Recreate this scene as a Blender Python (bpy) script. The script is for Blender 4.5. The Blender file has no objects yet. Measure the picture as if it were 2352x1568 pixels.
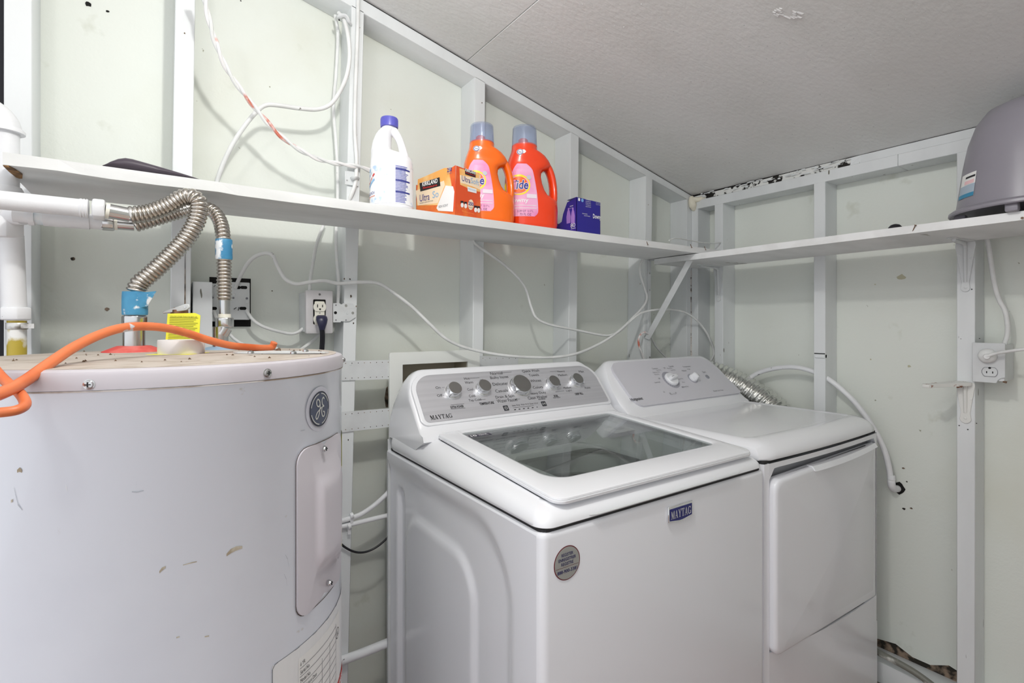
import bpy, bmesh, math, random
from mathutils import Vector, Matrix
random.seed(7)
PI = math.pi
SC = bpy.context.scene
COL = SC.collection

# ------------------------------------------------------------------ camera, world, lights, exposure
F_PX, YAW, HOR, CAM_Z = 1172.0, math.radians(55.53), 743.0, 1.26
cam_d = bpy.data.cameras.new('camera'); cam = bpy.data.objects.new('camera', cam_d); COL.objects.link(cam)
cam.location = (0, 0, CAM_Z); cam.rotation_euler = (PI/2, 0, YAW - PI/2)
cam_d.sensor_width = 36.0; cam_d.lens = F_PX/2352*36.0; cam_d.shift_y = -(784-HOR)/2352
cam_d.clip_start = 0.02
SC.camera = cam
world = bpy.data.worlds.new('world'); SC.world = world; world.use_nodes = True
bg = world.node_tree.nodes['Background']; bg.inputs[0].default_value = (0.94, 0.965, 1.0, 1); bg.inputs[1].default_value = 1.15
def lamp(name, loc, watts, radius, color):
    d = bpy.data.lights.new(name, 'POINT'); d.energy = watts; d.shadow_soft_size = radius; d.color = color
    o = bpy.data.objects.new(name, d); COL.objects.link(o); o.location = loc
    return o
lamp('ceiling_bulb', (0.26, 0.495, 2.11), 16.5, 0.032, (1.0, 0.985, 0.95))
lamp('doorway_bulb', (-0.58, 0.12, 2.20), 7.0, 0.06, (1.0, 0.985, 0.96))
SC.view_settings.view_transform = 'Standard'; SC.view_settings.look = 'None'
SC.view_settings.gamma = 1.0; SC.view_settings.use_curve_mapping = False
SC.view_settings.exposure = 0.10

# ------------------------------------------------------------------ measuring helpers (photo pixel -> real point on a known plane)
_c, _s = math.cos(YAW), math.sin(YAW)
FWD, RGT, UPV, EYE = Vector((_c, _s, 0)), Vector((_s, -_c, 0)), Vector((0, 0, 1)), Vector((0, 0, CAM_Z))
def ray(px, py): return FWD + RGT*((px-1176)/F_PX) + UPV*((HOR-py)/F_PX)
def at(px, py, x=None, y=None, z=None, d=None):
    r = ray(px, py)
    t = x/r.x if x is not None else y/r.y if y is not None else (z-CAM_Z)/r.z if z is not None else d
    return EYE + r*t
def hit(px, py, p0, n):
    r = ray(px, py); n = Vector(n)
    return EYE + r*((Vector(p0)-EYE).dot(n)/r.dot(n))

# ------------------------------------------------------------------ materials
def lin(c): return tuple(((v/255.0)/12.92 if v/255.0 <= .04045 else ((v/255.0+.055)/1.055)**2.4) for v in c) + (1.0,)
MATS = {}
def mat(name, col, rough=.5, metal=0.0, col2=None, nscale=6.0, lo=.45, hi=.62, bump=0.0, bscale=40.0, spec=.5, coat=0.0,
        stretch=None, spots=None, trans=0.0, emit=None, alpha=None, aniso=0.0):
    if name in MATS: return MATS[name]
    m = bpy.data.materials.new(name); m.use_nodes = True; MATS[name] = m
    nt = m.node_tree; nd = nt.nodes; lk = nt.links; b = nd['Principled BSDF']
    b.inputs['Base Color'].default_value = lin(col); b.inputs['Roughness'].default_value = rough
    b.inputs['Metallic'].default_value = metal; b.inputs['Specular IOR Level'].default_value = spec
    if coat: b.inputs['Coat Weight'].default_value = coat; b.inputs['Coat Roughness'].default_value = .05
    if trans: b.inputs['Transmission Weight'].default_value = trans
    if aniso: b.inputs['Anisotropic'].default_value = aniso
    tc = nd.new('ShaderNodeTexCoord'); src = tc.outputs['Object']
    if stretch:
        mp = nd.new('ShaderNodeMapping'); mp.inputs['Scale'].default_value = stretch; lk.new(src, mp.inputs[0]); src = mp.outputs[0]
    last = None
    def layer(prev, c2, sc, l, h, det=6.0):
        nz = nd.new('ShaderNodeTexNoise'); nz.inputs['Scale'].default_value = sc; nz.inputs['Detail'].default_value = det
        lk.new(src, nz.inputs['Vector'])
        rp = nd.new('ShaderNodeMapRange'); rp.inputs[1].default_value = l; rp.inputs[2].default_value = h; lk.new(nz.outputs[0], rp.inputs[0])
        mx = nd.new('ShaderNodeMix'); mx.data_type = 'RGBA'; lk.new(rp.outputs[0], mx.inputs[0])
        if prev is None: mx.inputs[6].default_value = lin(col)
        else: lk.new(prev, mx.inputs[6])
        mx.inputs[7].default_value = lin(c2)
        return mx.outputs[2]
    if col2: last = layer(last, col2, nscale, lo, hi)
    for sp in (spots or []): last = layer(last, *sp)
    if last is not None: lk.new(last, b.inputs['Base Color'])
    if bump:
        nz = nd.new('ShaderNodeTexNoise'); nz.inputs['Scale'].default_value = bscale; nz.inputs['Detail'].default_value = 5
        lk.new(src, nz.inputs['Vector'])
        bp = nd.new('ShaderNodeBump'); bp.inputs['Strength'].default_value = bump; bp.inputs['Distance'].default_value = .004
        lk.new(nz.outputs[0], bp.inputs['Height']); lk.new(bp.outputs[0], b.inputs['Normal'])
    if emit: b.inputs['Emission Color'].default_value = lin(emit); b.inputs['Emission Strength'].default_value = 1.0
    return m
def glass(name, tint, refl=1.0, rough=0.0, body=None, bodyfac=0.0):
    if name in MATS: return MATS[name]
    m = bpy.data.materials.new(name); m.use_nodes = True; MATS[name] = m
    nt = m.node_tree; nd = nt.nodes; lk = nt.links; nd.remove(nd['Principled BSDF']); out = nd['Material Output']
    tr = nd.new('ShaderNodeBsdfTransparent'); tr.inputs[0].default_value = lin(tint)
    gl = nd.new('ShaderNodeBsdfGlossy'); gl.inputs['Roughness'].default_value = rough; gl.inputs[0].default_value = (refl, refl, refl, 1)
    fr = nd.new('ShaderNodeFresnel'); ge = nd.new('ShaderNodeNewGeometry'); io = nd.new('ShaderNodeMapRange')
    io.inputs[3].default_value = 1.5; io.inputs[4].default_value = 1/1.5; lk.new(ge.outputs['Backfacing'], io.inputs[0]); lk.new(io.outputs[0], fr.inputs[0])
    mx = nd.new('ShaderNodeMixShader'); base = tr.outputs[0]
    if body:
        df = nd.new('ShaderNodeBsdfDiffuse'); df.inputs[0].default_value = lin(body)
        m2 = nd.new('ShaderNodeMixShader'); m2.inputs[0].default_value = bodyfac; lk.new(base, m2.inputs[1]); lk.new(df.outputs[0], m2.inputs[2]); base = m2.outputs[0]
    lk.new(fr.outputs[0], mx.inputs[0]); lk.new(base, mx.inputs[1]); lk.new(gl.outputs[0], mx.inputs[2]); lk.new(mx.outputs[0], out.inputs[0])
    return m

WALLP = mat('wall_paint', (224, 228, 221), .62, col2=(216, 218, 206), nscale=2.2, lo=.5, hi=.75, bump=.12, bscale=120,
            spots=[((196, 199, 184), 9, .66, .8, 8), ((158, 158, 140), 38, .745, .77, 3)])
STUDP = mat('stud_paint', (225, 228, 229), .5, col2=(216, 219, 220), nscale=5, bump=.18, bscale=60, stretch=(1, 1, .25),
            spots=[((120, 118, 108), 55, .755, .775, 2)])
SHELFP = mat('shelf_paint', (232, 233, 233), .5, col2=(214, 215, 214), nscale=6, bump=.2, bscale=40, stretch=(.35, 1, 1),
             spots=[((150, 146, 138), 14, .70, .74, 6)])
CEILP = mat('ceiling_paint', (234, 234, 233), .55, col2=(227, 227, 225), nscale=3, bump=.35, bscale=95, stretch=(.5, 1, 1))
CEILSP = mat('paint_speck', (232, 232, 232), .5)
PEEL = mat('peeling_paint', (226, 227, 224), .7, col2=(24, 20, 16), nscale=26, lo=.50, hi=.53, bump=.6, bscale=60)
DARK = mat('dark_gap', (14, 13, 12), .9)
CRACK = mat('crack_dark', (46, 42, 36), .9, col2=(150, 130, 112), nscale=40)
CRACKL = mat('crack_pale', (206, 200, 194), .9, col2=(90, 80, 72), nscale=60, lo=.52, hi=.58)
PIPEW = mat('painted_pipe', (232, 233, 235), .45, col2=(222, 223, 226), nscale=8, bump=.2, bscale=50, spots=[((110, 108, 108), 42, .70, .72, 5)])
CABLEP = mat('painted_cable', (228, 229, 228), .5, col2=(216, 217, 216), nscale=14, spots=[((130, 126, 122), 48, .73, .75, 3)])
CORDRED = mat('cord_red_strand', (230, 228, 228), .5, col2=(204, 116, 96), nscale=9, lo=.58, hi=.63)
STEEL = mat('bright_steel', (205, 205, 205), .22, 1.0)
FLEXM = mat('corrugated_steel', (196, 190, 182), .24, 1.0, col2=(226, 224, 220), nscale=16, lo=.55, hi=.62)
CHROME = mat('chrome', (235, 236, 238), .08, 1.0)
FOIL = mat('foil', (222, 222, 218), .2, 1.0, bump=1.0, bscale=55)
BRUSH = mat('brushed_steel', (212, 212, 217), .36, .5, col2=(203, 203, 208), nscale=30, stretch=(.02, 1.5, 3))
KNOBTOP = mat('spun_steel', (165, 165, 162), .3, 1.0)
BLUET = mat('blue_tape', (74, 150, 190), .5, col2=(58, 128, 170), nscale=20, spots=[((232, 236, 238), 30, .58, .62, 6)])
HEATW = mat('heater_enamel', (234, 239, 248), .3, coat=.3, col2=(227, 232, 242), nscale=3, spots=[((200, 196, 186), 16, .72, .76, 8)])
HEATCAP = mat('heater_cap_paint', (200, 195, 201), .35, col2=(193, 187, 193), nscale=8)
HEATDUST = mat('dusty_cap_top', (190, 180, 170), .75, col2=(172, 160, 147), nscale=30, spots=[((120, 92, 66), 60, .72, .75, 4)])
COVERP = mat('cover_enamel', (208, 203, 210), .32, coat=.2)
RED = mat('red_plastic', (214, 72, 66), .5, col2=(224, 110, 100), nscale=30)
ORANGE = mat('orange_paint', (226, 124, 76), .42, col2=(206, 98, 48), nscale=14, spots=[((206, 208, 214), 30, .70, .73, 5)])
YELLOW = mat('yellow_tag', (240, 236, 60), .5)
BLACKP = mat('black_plastic', (24, 24, 30), .4)
NAVYP = mat('navy_plug', (38, 38, 66), .35)
INK = mat('ink_black', (28, 28, 32), .6)
INKGREY = mat('ink_grey', (118, 118, 124), .6)
INKBLUE = mat('ink_blue', (44, 52, 138), .6)
INKLBLUE = mat('ink_light_blue', (140, 186, 224), .6)
INKRED = mat('ink_red', (206, 44, 40), .6)
INKWHITE = mat('ink_white', (240, 240, 240), .6)
PAPER = mat('paper_label', (238, 238, 236), .5)
GREYPL = mat('outlet_plate_grey', (196, 194, 196), .4, col2=(206, 204, 206), nscale=10)
IVORY = mat('ivory_outlet', (232, 230, 218), .35)
GALV = mat('galvanised_painted', (214, 217, 218), .42, col2=(206, 208, 209), nscale=12, bump=.1)
APPL = mat('appliance_white', (240, 241, 245), .2, coat=.35)
APPSIDE = mat('appliance_side', (235, 236, 241), .24, coat=.3)
APPGREY = mat('appliance_grey_panel', (212, 211, 218), .35)
APPGAP = mat('appliance_gap', (40, 40, 42), .7)
GLASS = glass('lid_glass', (226, 229, 228))
TUBW = mat('tub_plastic', (206, 208, 208), .35)
TUBS = mat('tub_steel', (150, 152, 154), .4, .3, col2=(96, 98, 100), nscale=90)
TUBD = mat('tub_gap_shade', (58, 62, 64), .5, col2=(120, 126, 128), nscale=120, lo=.62, hi=.68)
BLEACH = mat('bleach_white', (246, 246, 250), .25, coat=.3)
BLEACHCAP = mat('blue_cap', (92, 92, 186), .35)
TIDE1 = mat('orange_bottle', (250, 110, 14), .22, coat=.5)
TIDE2 = mat('red_orange_bottle', (240, 66, 22), .22, coat=.5)
CAPBLUE = glass('cap_blue', (238, 242, 250), .9, .03, (196, 208, 232), .12)
PINK = mat('pink_label', (240, 176, 212), .4, col2=(232, 140, 190), nscale=12)
BOXOR = mat('orange_carton', (222, 84, 40), .45, col2=(236, 130, 54), nscale=12)
BOXAM = mat('amber_print', (246, 176, 92), .45, col2=(248, 206, 140), nscale=20)
BOXPEACH = mat('peach_print', (248, 226, 196), .5)
BOXIN = mat('carton_inside', (120, 84, 52), .8)
BOXBL = mat('blue_carton', (46, 40, 142), .4)
BOXBLS = mat('blue_carton_side', (58, 44, 150), .4, col2=(40, 34, 120), nscale=10)
POTM = mat('grey_tub', (146, 143, 152), .34, col2=(140, 137, 146), nscale=4)
FOAM = mat('foam_sealant', (232, 226, 208), .8, bump=.6, bscale=40)
CONC = mat('concrete', (176, 172, 160), .85, col2=(110, 108, 96), nscale=20, bump=.5, bscale=40)
FLOORR = mat('red_floor_paint', (150, 116, 106), .45, col2=(120, 44, 38), nscale=2.5, lo=.5, hi=.62, bump=.1)
NAILM = mat('nail_rust', (120, 96, 78), .6, .4)
HOSEG = mat('grey_hose', (120, 120, 112), .4, col2=(206, 206, 200), nscale=12, lo=.52, hi=.58)
RUSTW = mat('rusty_painted_steel', (226, 226, 222), .5, col2=(140, 84, 50), nscale=34, lo=.62, hi=.66)
WASHBOX = mat('laundry_box_plastic', (232, 234, 230), .5)
WASHBOXIN = mat('laundry_box_inside', (196, 188, 170), .7)

# ------------------------------------------------------------------ mesh helpers
class MB:
    def __init__(s): s.v = []; s.f = []
    def add(s, vs, fs):
        b = len(s.v); s.v += [tuple(v) for v in vs]; s.f += [tuple(i+b for i in f) for f in fs]; return s
    def box(s, a, b):
        (x0, y0, z0), (x1, y1, z1) = a, b
        return s.add([(x0,y0,z0),(x1,y0,z0),(x1,y1,z0),(x0,y1,z0),(x0,y0,z1),(x1,y0,z1),(x1,y1,z1),(x0,y1,z1)],
                     [(0,3,2,1),(4,5,6,7),(0,1,5,4),(1,2,6,5),(2,3,7,6),(3,0,4,7)])
    def hexa(s, p):
        return s.add(p, [(0,3,2,1),(4,5,6,7),(0,1,5,4),(1,2,6,5),(2,3,7,6),(3,0,4,7)])
    def slab(s, pts, o, ux, uy, t0, t1):
        o, ux, uy = Vector(o), Vector(ux).normalized(), Vector(uy).normalized(); n = ux.cross(uy)
        k = len(pts)
        vs = [o+ux*p[0]+uy*p[1]+n*t0 for p in pts]+[o+ux*p[0]+uy*p[1]+n*t1 for p in pts]
        return s.add(vs, [tuple(range(k-1, -1, -1)), tuple(range(k, 2*k))]+[(i, (i+1) % k, k+(i+1) % k, k+i) for i in range(k)])
    def ring(s, outer, inner, o, ux, uy, t0, t1):
        o, ux, uy = Vector(o), Vector(ux).normalized(), Vector(uy).normalized(); n = ux.cross(uy); k = len(outer)
        P = lambda p, t: o+ux*p[0]+uy*p[1]+n*t
        vs = [P(p, t1) for p in outer]+[P(p, t1) for p in inner]+[P(p, t0) for p in outer]+[P(p, t0) for p in inner]
        fs = []
        for i in range(k):
            j = (i+1) % k
            fs += [(i, j, k+j, k+i), (2*k+j, 2*k+i, 3*k+i, 3*k+j), (j, i, 2*k+i, 2*k+j), (k+i, k+j, 3*k+j, 3*k+i)]
        return s.add(vs, fs)
    def loft(s, secs, closed=True, cap=True):
        k = len(secs[0]); vs = [p for sec in secs for p in sec]; fs = []
        for a in range(len(secs)-1):
            for i in range(k if closed else k-1):
                j = (i+1) % k; fs.append((a*k+i, a*k+j, (a+1)*k+j, (a+1)*k+i))
        if cap and closed: fs += [tuple(range(k-1, -1, -1)), tuple(range((len(secs)-1)*k, len(secs)*k))]
        return s.add(vs, fs)
    def lathe(s, prof, o=(0, 0, 0), axis=(0, 0, 1), seg=32, cap=True):
        o, ax = Vector(o), Vector(axis).normalized()
        e1 = ax.orthogonal().normalized(); e2 = ax.cross(e1)
        secs = [[o+ax*z+(e1*math.cos(2*PI*i/seg)+e2*math.sin(2*PI*i/seg))*max(r, 1e-5) for i in range(seg)] for r, z in prof]
        return s.loft(secs, True, cap)
    def cyl(s, p0, p1, r, seg=20, r1=None):
        p0, p1 = Vector(p0), Vector(p1); d = p1-p0
        return s.lathe([(r, 0), (r if r1 is None else r1, d.length)], p0, d, seg)
    def tube(s, pts, r, seg=10, sub=6, rf=None, flat=1.0, cap=True):
        P = smooth_path(pts, sub) if sub else [Vector(p) for p in pts]
        fr = frames(P); secs = []; n = len(P); L = 0
        for i, (p, (t, a, b)) in enumerate(zip(P, fr)):
            if i: L += (P[i]-P[i-1]).length
            rr_ = rf(L, i/(n-1)) if rf else r
            secs.append([p+(a*math.cos(2*PI*k/seg)*flat+b*math.sin(2*PI*k/seg))*rr_ for k in range(seg)])
        return s.loft(secs, True, cap)
    def grid(s, fn, nu, nv):
        vs = [fn(i/nu, j/nv) for j in range(nv+1) for i in range(nu+1)]
        return s.add(vs, [(j*(nu+1)+i, j*(nu+1)+i+1, (j+1)*(nu+1)+i+1, (j+1)*(nu+1)+i) for j in range(nv) for i in range(nu)])
    def xf(s, M): s.v = [tuple(M @ Vector(v)) for v in s.v]; return s
def smooth_path(pts, sub):
    P = [Vector(p) for p in pts]
    if len(P) < 3: return [P[0].lerp(P[-1], i/max(1, sub)) for i in range(sub+1)]
    Q = [P[0]*2-P[1]]+P+[P[-1]*2-P[-2]]; out = []
    for i in range(1, len(Q)-2):
        a, b, c, d = Q[i-1:i+3]
        for k in range(sub):
            t = k/sub
            out.append(.5*((2*b)+(c-a)*t+(2*a-5*b+4*c-d)*t*t+(3*b-a-3*c+d)*t**3))
    return out+[P[-1]]
def resample(P, step):
    out = [P[0].copy()]; acc = 0
    for i in range(1, len(P)):
        a, b = P[i-1], P[i]; L = (b-a).length
        while L > 1e-9 and acc+L >= step:
            t = (step-acc)/L; a = a.lerp(b, t); out.append(a.copy()); L = (b-a).length; acc = 0
        acc += L
    return out
def frames(P):
    n = len(P); T = [((P[min(i+1, n-1)]-P[max(i-1, 0)]).normalized() if (P[min(i+1, n-1)]-P[max(i-1, 0)]).length > 1e-9 else Vector((0, 0, 1))) for i in range(n)]
    a = T[0].orthogonal().normalized(); out = []
    for t in T:
        a = (a-t*a.dot(t)); a = a.normalized() if a.length > 1e-6 else t.orthogonal().normalized()
        out.append((t, a.copy(), t.cross(a)))
    return out
def rrect(w, h, r, seg=5, cx=0, cy=0, rs=None):
    out = []; rs = rs or (r, r, r, r)   # order: bottom-right, top-right, top-left, bottom-left
    for (sx, sy, a0), q in zip(((1, -1, -90), (1, 1, 0), (-1, 1, 90), (-1, -1, 180)), rs):
        for k in range(seg+1):
            a = math.radians(a0+90*k/seg)
            out.append((cx+sx*(w/2-q)+q*math.cos(a), cy+sy*(h/2-q)+q*math.sin(a)))
    return out
def ell(rx, ry, n=32, cx=0, cy=0): return [(cx+rx*math.cos(2*PI*i/n), cy+ry*math.sin(2*PI*i/n)) for i in range(n)]

def obj(name, mb, m, parent=None, bevel=0.0, seg=2, smooth=40, flip=True):
    me = bpy.data.meshes.new(name); me.from_pydata(mb.v, [], mb.f)
    bm = bmesh.new(); bm.from_mesh(me)
    if bevel:
        bmesh.ops.remove_doubles(bm, verts=bm.verts, dist=1e-6)
        bmesh.ops.recalc_face_normals(bm, faces=bm.faces)
        es = [e for e in bm.edges if len(e.link_faces) == 2 and e.calc_face_angle(0) > .5]
        bmesh.ops.bevel(bm, geom=es, offset=bevel, segments=seg, profile=.5, affect='EDGES', clamp_overlap=True)
    if flip: bmesh.ops.recalc_face_normals(bm, faces=bm.faces)
    bm.to_mesh(me); bm.free()
    if smooth:
        for p in me.polygons: p.use_smooth = True
        me.set_sharp_from_angle(angle=math.radians(smooth))
    me.materials.append(m)
    o = bpy.data.objects.new(name, me); COL.objects.link(o)
    if parent is not None: adopt(o, parent)
    return o
def wloc(o):
    v = Vector(o.location)
    return v
def adopt(o, parent):
    o.parent = parent
    root = parent
    off = Vector((0, 0, 0))
    while root is not None: off += Vector(root.location); root = root.parent
    o.location = Vector(o.location)-off
def thing(name, label, cat, loc, group=None):
    o = bpy.data.objects.new(name, None); COL.objects.link(o); o.location = loc; o.empty_display_size = .05
    return tag(o, label, cat, group)
def tag(o, label, cat, group=None, kind=None):
    if label: o['label'] = label
    if cat: o['category'] = cat
    if group: o['group'] = group
    if kind: o['kind'] = kind
    return o
def struct(o): o['kind'] = 'structure'; return o

# ---- lettering: a text body turned into a flat mesh that fits a box (width w, height h) at o, along ux / uy
def text_mesh(body, bold=0.0, shear=0.0):
    cu = bpy.data.curves.new('t', 'FONT'); cu.body = body; cu.size = 1; cu.offset = bold; cu.shear = shear; cu.resolution_u = 3
    ob = bpy.data.objects.new('t', cu)
    me = bpy.data.meshes.new_from_object(ob)
    vs = [tuple(v.co) for v in me.vertices]; fs = [tuple(p.vertices) for p in me.polygons]
    bpy.data.objects.remove(ob); bpy.data.curves.remove(cu); bpy.data.meshes.remove(me)
    return vs, fs
def fit(vs, w, h, align='c'):
    x0 = min(v[0] for v in vs); x1 = max(v[0] for v in vs); y0 = min(v[1] for v in vs); y1 = max(v[1] for v in vs)
    sx = w/max(x1-x0, 1e-6) if w else None; sy = h/max(y1-y0, 1e-6) if h else None
    sx = sx or sy; sy = sy or sx
    ax = (x0+x1)/2 if align == 'c' else x0 if align == 'l' else x1
    return [((v[0]-ax)*sx, (v[1]-(y0+y1)/2)*sy) for v in vs]
def letters(name, body, o, ux, uy, w, h, m, parent, bold=0.0, shear=0.0, lift=.0006, align='c', place=None, raw=None):
    vs, fs = raw or text_mesh(body, bold, shear)
    pts = fit(vs, w, h, align)
    o, ux, uy = Vector(o), Vector(ux).normalized(), Vector(uy).normalized(); n = ux.cross(uy)
    mb = MB()
    if place: mb.add([place(p[0], p[1]) for p in pts], fs)
    else: mb.add([o+ux*p[0]+uy*p[1]+n*lift for p in pts], fs)
    return obj(name, mb, m, parent, smooth=0, flip=False)
# slab-serif capitals drawn as polygons, for the washer's name plate
def serif_word(word):
    R = lambda a, b, c, d: [(a, c), (b, c), (b, d), (a, d)]
    G = {
     'M': (1.12, [R(0, .34, 0, .07), R(.72, 1.12, 0, .07), R(.13, .20, 0, 1), R(.82, 1.02, 0, 1), [(0, 1), (.32, 1), (.62, .28), (.52, .0)], [(.52, 0), (.60, .0), (.90, 1), (.80, 1)], R(0, .3, .93, 1), R(.84, 1.12, .93, 1)]),
     'A': (1.0, [R(0, .34, 0, .07), R(.58, 1.0, 0, .07), [(.12, 0), (.21, 0), (.52, 1), (.44, 1)], [(.66, 0), (.90, 0), (.58, 1), (.42, 1)], R(.26, .72, .28, .37)]),
     'Y': (.98, [R(0, .42, .93, 1), R(.62, .98, .93, 1), [(.08, 1), (.32, 1), (.60, .42), (.40, .42)], [(.78, 1), (.88, 1), (.60, .42), (.52, .42)], R(.40, .60, 0, .46), R(.28, .72, 0, .07)]),
     'T': (.92, [R(0, .92, .90, 1), R(.36, .56, 0, 1), R(.22, .70, 0, .07), [(0, .90), (.10, .90), (.03, .68), (0, .68)], [(.82, .90), (.92, .90), (.92, .68), (.89, .68)]]),
     'G': (1.02, [R(.80, .98, .05, .44), R(.62, 1.02, .38, .45), R(.84, .92, .66, .98)]),
    }
    vs, fs = [], []; x = 0
    for ch in word:
        w, polys = G[ch]
        for p in polys:
            b = len(vs); vs += [(x+q[0], q[1], 0) for q in p]; fs.append(tuple(range(b, b+len(p))))
        if ch == 'G':
            n = 20; b = len(vs)
            for k in range(n+1):
                a = math.radians(45+270*k/n); wt = .12+.10*max(0, math.cos(a-PI))
                for rr_ in (1.0, 1-wt*2): vs.append((x+.5+.48*math.cos(a)*(rr_ if rr_ == 1 else rr_), .5+.5*math.sin(a)*(1 if rr_ == 1 else 1-.2), 0))
            fs += [(b+2*k, b+2*k+1, b+2*k+3, b+2*k+2) for k in range(n)]
        x += w+.04
    return vs, fs
def strokes(name, lines, o, ux, uy, wid, m, parent, lift=.0006, place=None):
    """flat ribbons along 2-D polylines"""
    o, ux, uy = Vector(o), Vector(ux).normalized(), Vector(uy).normalized(); n = ux.cross(uy); mb = MB()
    P = place or (lambda a, b: o+ux*a+uy*b+n*lift)
    for ln in lines:
        w = wid
        pts = [Vector(p) for p in ln]
        if place: pts = [a.lerp(b, k/6) for a, b in zip(pts, pts[1:]) for k in range(6)]+[pts[-1]]
        L, Rr = [], []
        for i, p in enumerate(pts):
            t = (pts[min(i+1, len(pts)-1)]-pts[max(i-1, 0)]); t = t.normalized() if t.length else Vector((1, 0)); q = Vector((-t.y, t.x))
            L.append(P(*(p+q*w/2))); Rr.append(P(*(p-q*w/2)))
        k = len(pts); mb.add(L+Rr, [(i, i+1, k+i+1, k+i) for i in range(k-1)])
    return obj(name, mb, m, parent, smooth=0, flip=False)

YF, YW = 1.438, 1.530      # left wall: stud faces, sheathing
XF, XW = 1.966, 2.055      # right wall: stud faces, sheathing
def ceil_z(x): return 2.295-.2308*x
def plate_z(x): return 2.144-.2246*(x-.4729)

# ================================================================== THE ROOM
floor = struct(obj('floor', MB().box((-1.6, -1.6, -.06), (2.2, 1.62, 0)), FLOORR))
# left wall: sheathing, studs, sloping top plate, bottom plate
mb = MB(); x0, x1 = -.268, 2.075
mb.hexa([(x0, YW, 0), (x1, YW, 0), (x1, YW+.02, 0), (x0, YW+.02, 0), (x0, YW, ceil_z(x0)), (x1, YW, ceil_z(x1)), (x1, YW+.02, ceil_z(x1)), (x0, YW+.02, ceil_z(x0))])
wall_left = struct(obj('wall_left', mb, WALLP))
def lstud(xt, xb, w, y0=YF, zt=None, z0=.04):
    """left-wall stud: left edge xt at the top and xb at z=1.1, width w"""
    k = (xt-xb)/.9
    X = lambda z: xb+k*(z-1.1)
    za, zb = (zt or plate_z(xt)+.004), (zt or plate_z(xt+w)+.004)
    return obj('stud', MB().hexa([(X(z0), y0, z0), (X(z0)+w, y0, z0), (X(z0)+w, YW, z0), (X(z0), YW, z0), (X(za), y0, za), (X(zb)+w, y0, zb), (X(zb)+w, YW, zb), (X(za), YW, za)]), STUDP, wall_left, bevel=.0015, seg=1)
lstud(-.2645, -.2645, .0425)                                   # stud beside the dark doorway
lstud(.026, .014, .040)
lstud(.436, .414, .0365)
lstud(.840, .832, .040)
lstud(1.252, 1.240, .0405)
lstud(1.668, 1.650, .0405)
lstud(1.936, 1.936, .040)
xs, xe = -.2645, 2.0
mb = MB()
for a, b in ((xs, .8135), (.8135, xe)):
    pass
mb.hexa([(xs, YF, plate_z(xs)), (xe, YF, plate_z(xe)), (xe, YW, plate_z(xe)), (xs, YW, plate_z(xs)),
         (xs, YF, ceil_z(xs)-.004), (xe, YF, ceil_z(xe)-.004), (xe, YW, ceil_z(xe)-.004), (xs, YW, ceil_z(xs)-.004)])
obj('top_plate', mb, STUDP, wall_left, bevel=.0015, seg=1)
obj('bottom_plate', MB().box((-.2645, YF, 0), (2.0, YW, .04)), STUDP, wall_left)
# boards fixed beside the second stud and its split face
obj('blocking', MB().box((.062, 1.455, .9), (.103, YW, 1.362)), STUDP, wall_left, bevel=.001, seg=1)
obj('stud_crack', MB().slab([(.0, 0), (.0015, .0), (.004, .14), (.0028, .30), (.0012, .14)], (.043, YF-.0006, 1.16), (1, 0, 0), (0, 0, 1), -.0004, .0004), CRACK, wall_left, smooth=0)
# dark gap between ceiling and sloping plate
obj('ceiling_gap', MB().hexa([(xs, YF+.004, ceil_z(xs)-.0045), (xe, YF+.004, ceil_z(xe)-.0045), (xe, YW, ceil_z(xe)-.0045), (xs, YW, ceil_z(xs)-.0045),
    (xs, YF+.004, ceil_z(xs)), (xe, YF+.004, ceil_z(xe)), (xe, YW, ceil_z(xe)), (xs, YW, ceil_z(xs))]), DARK, wall_left)
# holes and nicks in the sheathing
def blot(px, py, r, m, parent, Y=YW-.0006, X=None, k=.8, n=9):
    p = at(px, py, y=Y) if X is None else at(px, py, x=X)
    pts = [(r*random.uniform(.65, 1.15)*math.cos(2*PI*i/n), r*k*random.uniform(.65, 1.2)*math.sin(2*PI*i/n)) for i in range(n)]
    ux = (1, 0, 0) if X is None else (0, -1, 0)
    return obj('nick', MB().slab(pts, p, ux, (0, 0, 1), -.0003, .0004), m, parent, smooth=0)
for q in ((202, 9, .0075), (247, 26, .004), (553, 2, .002), (168, 594, .005), (245, 710, .0055), (625, 668, .002), (1005//1+340, 5, .001)):
    blot(q[0], q[1], q[2], CRACK if q[1] > 100 else DARK, wall_left)
for q in ((424, 76, .0018), (826, 63, .0016), (791, 640, .002), (804, 641, .0018), (806, 680, .003), (800, 1010//1, .0016), (818, 703, .0018), (812, 742, .002), (1107, 236, .0018), (1489, 470, .0015), (1470, 652, .002)):
    blot(q[0], q[1], q[2], CRACK, wall_left, Y=YF-.0006, k=1.3)
# near-black panel beyond the last stud, painting the darkness of the open doorway
struct(obj('doorway_shade_panel', MB().box((-1.1, 1.47, 0), (-.2685, 1.50, 2.55)), mat('doorway_dark', (10, 10, 22), .6), None))

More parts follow.
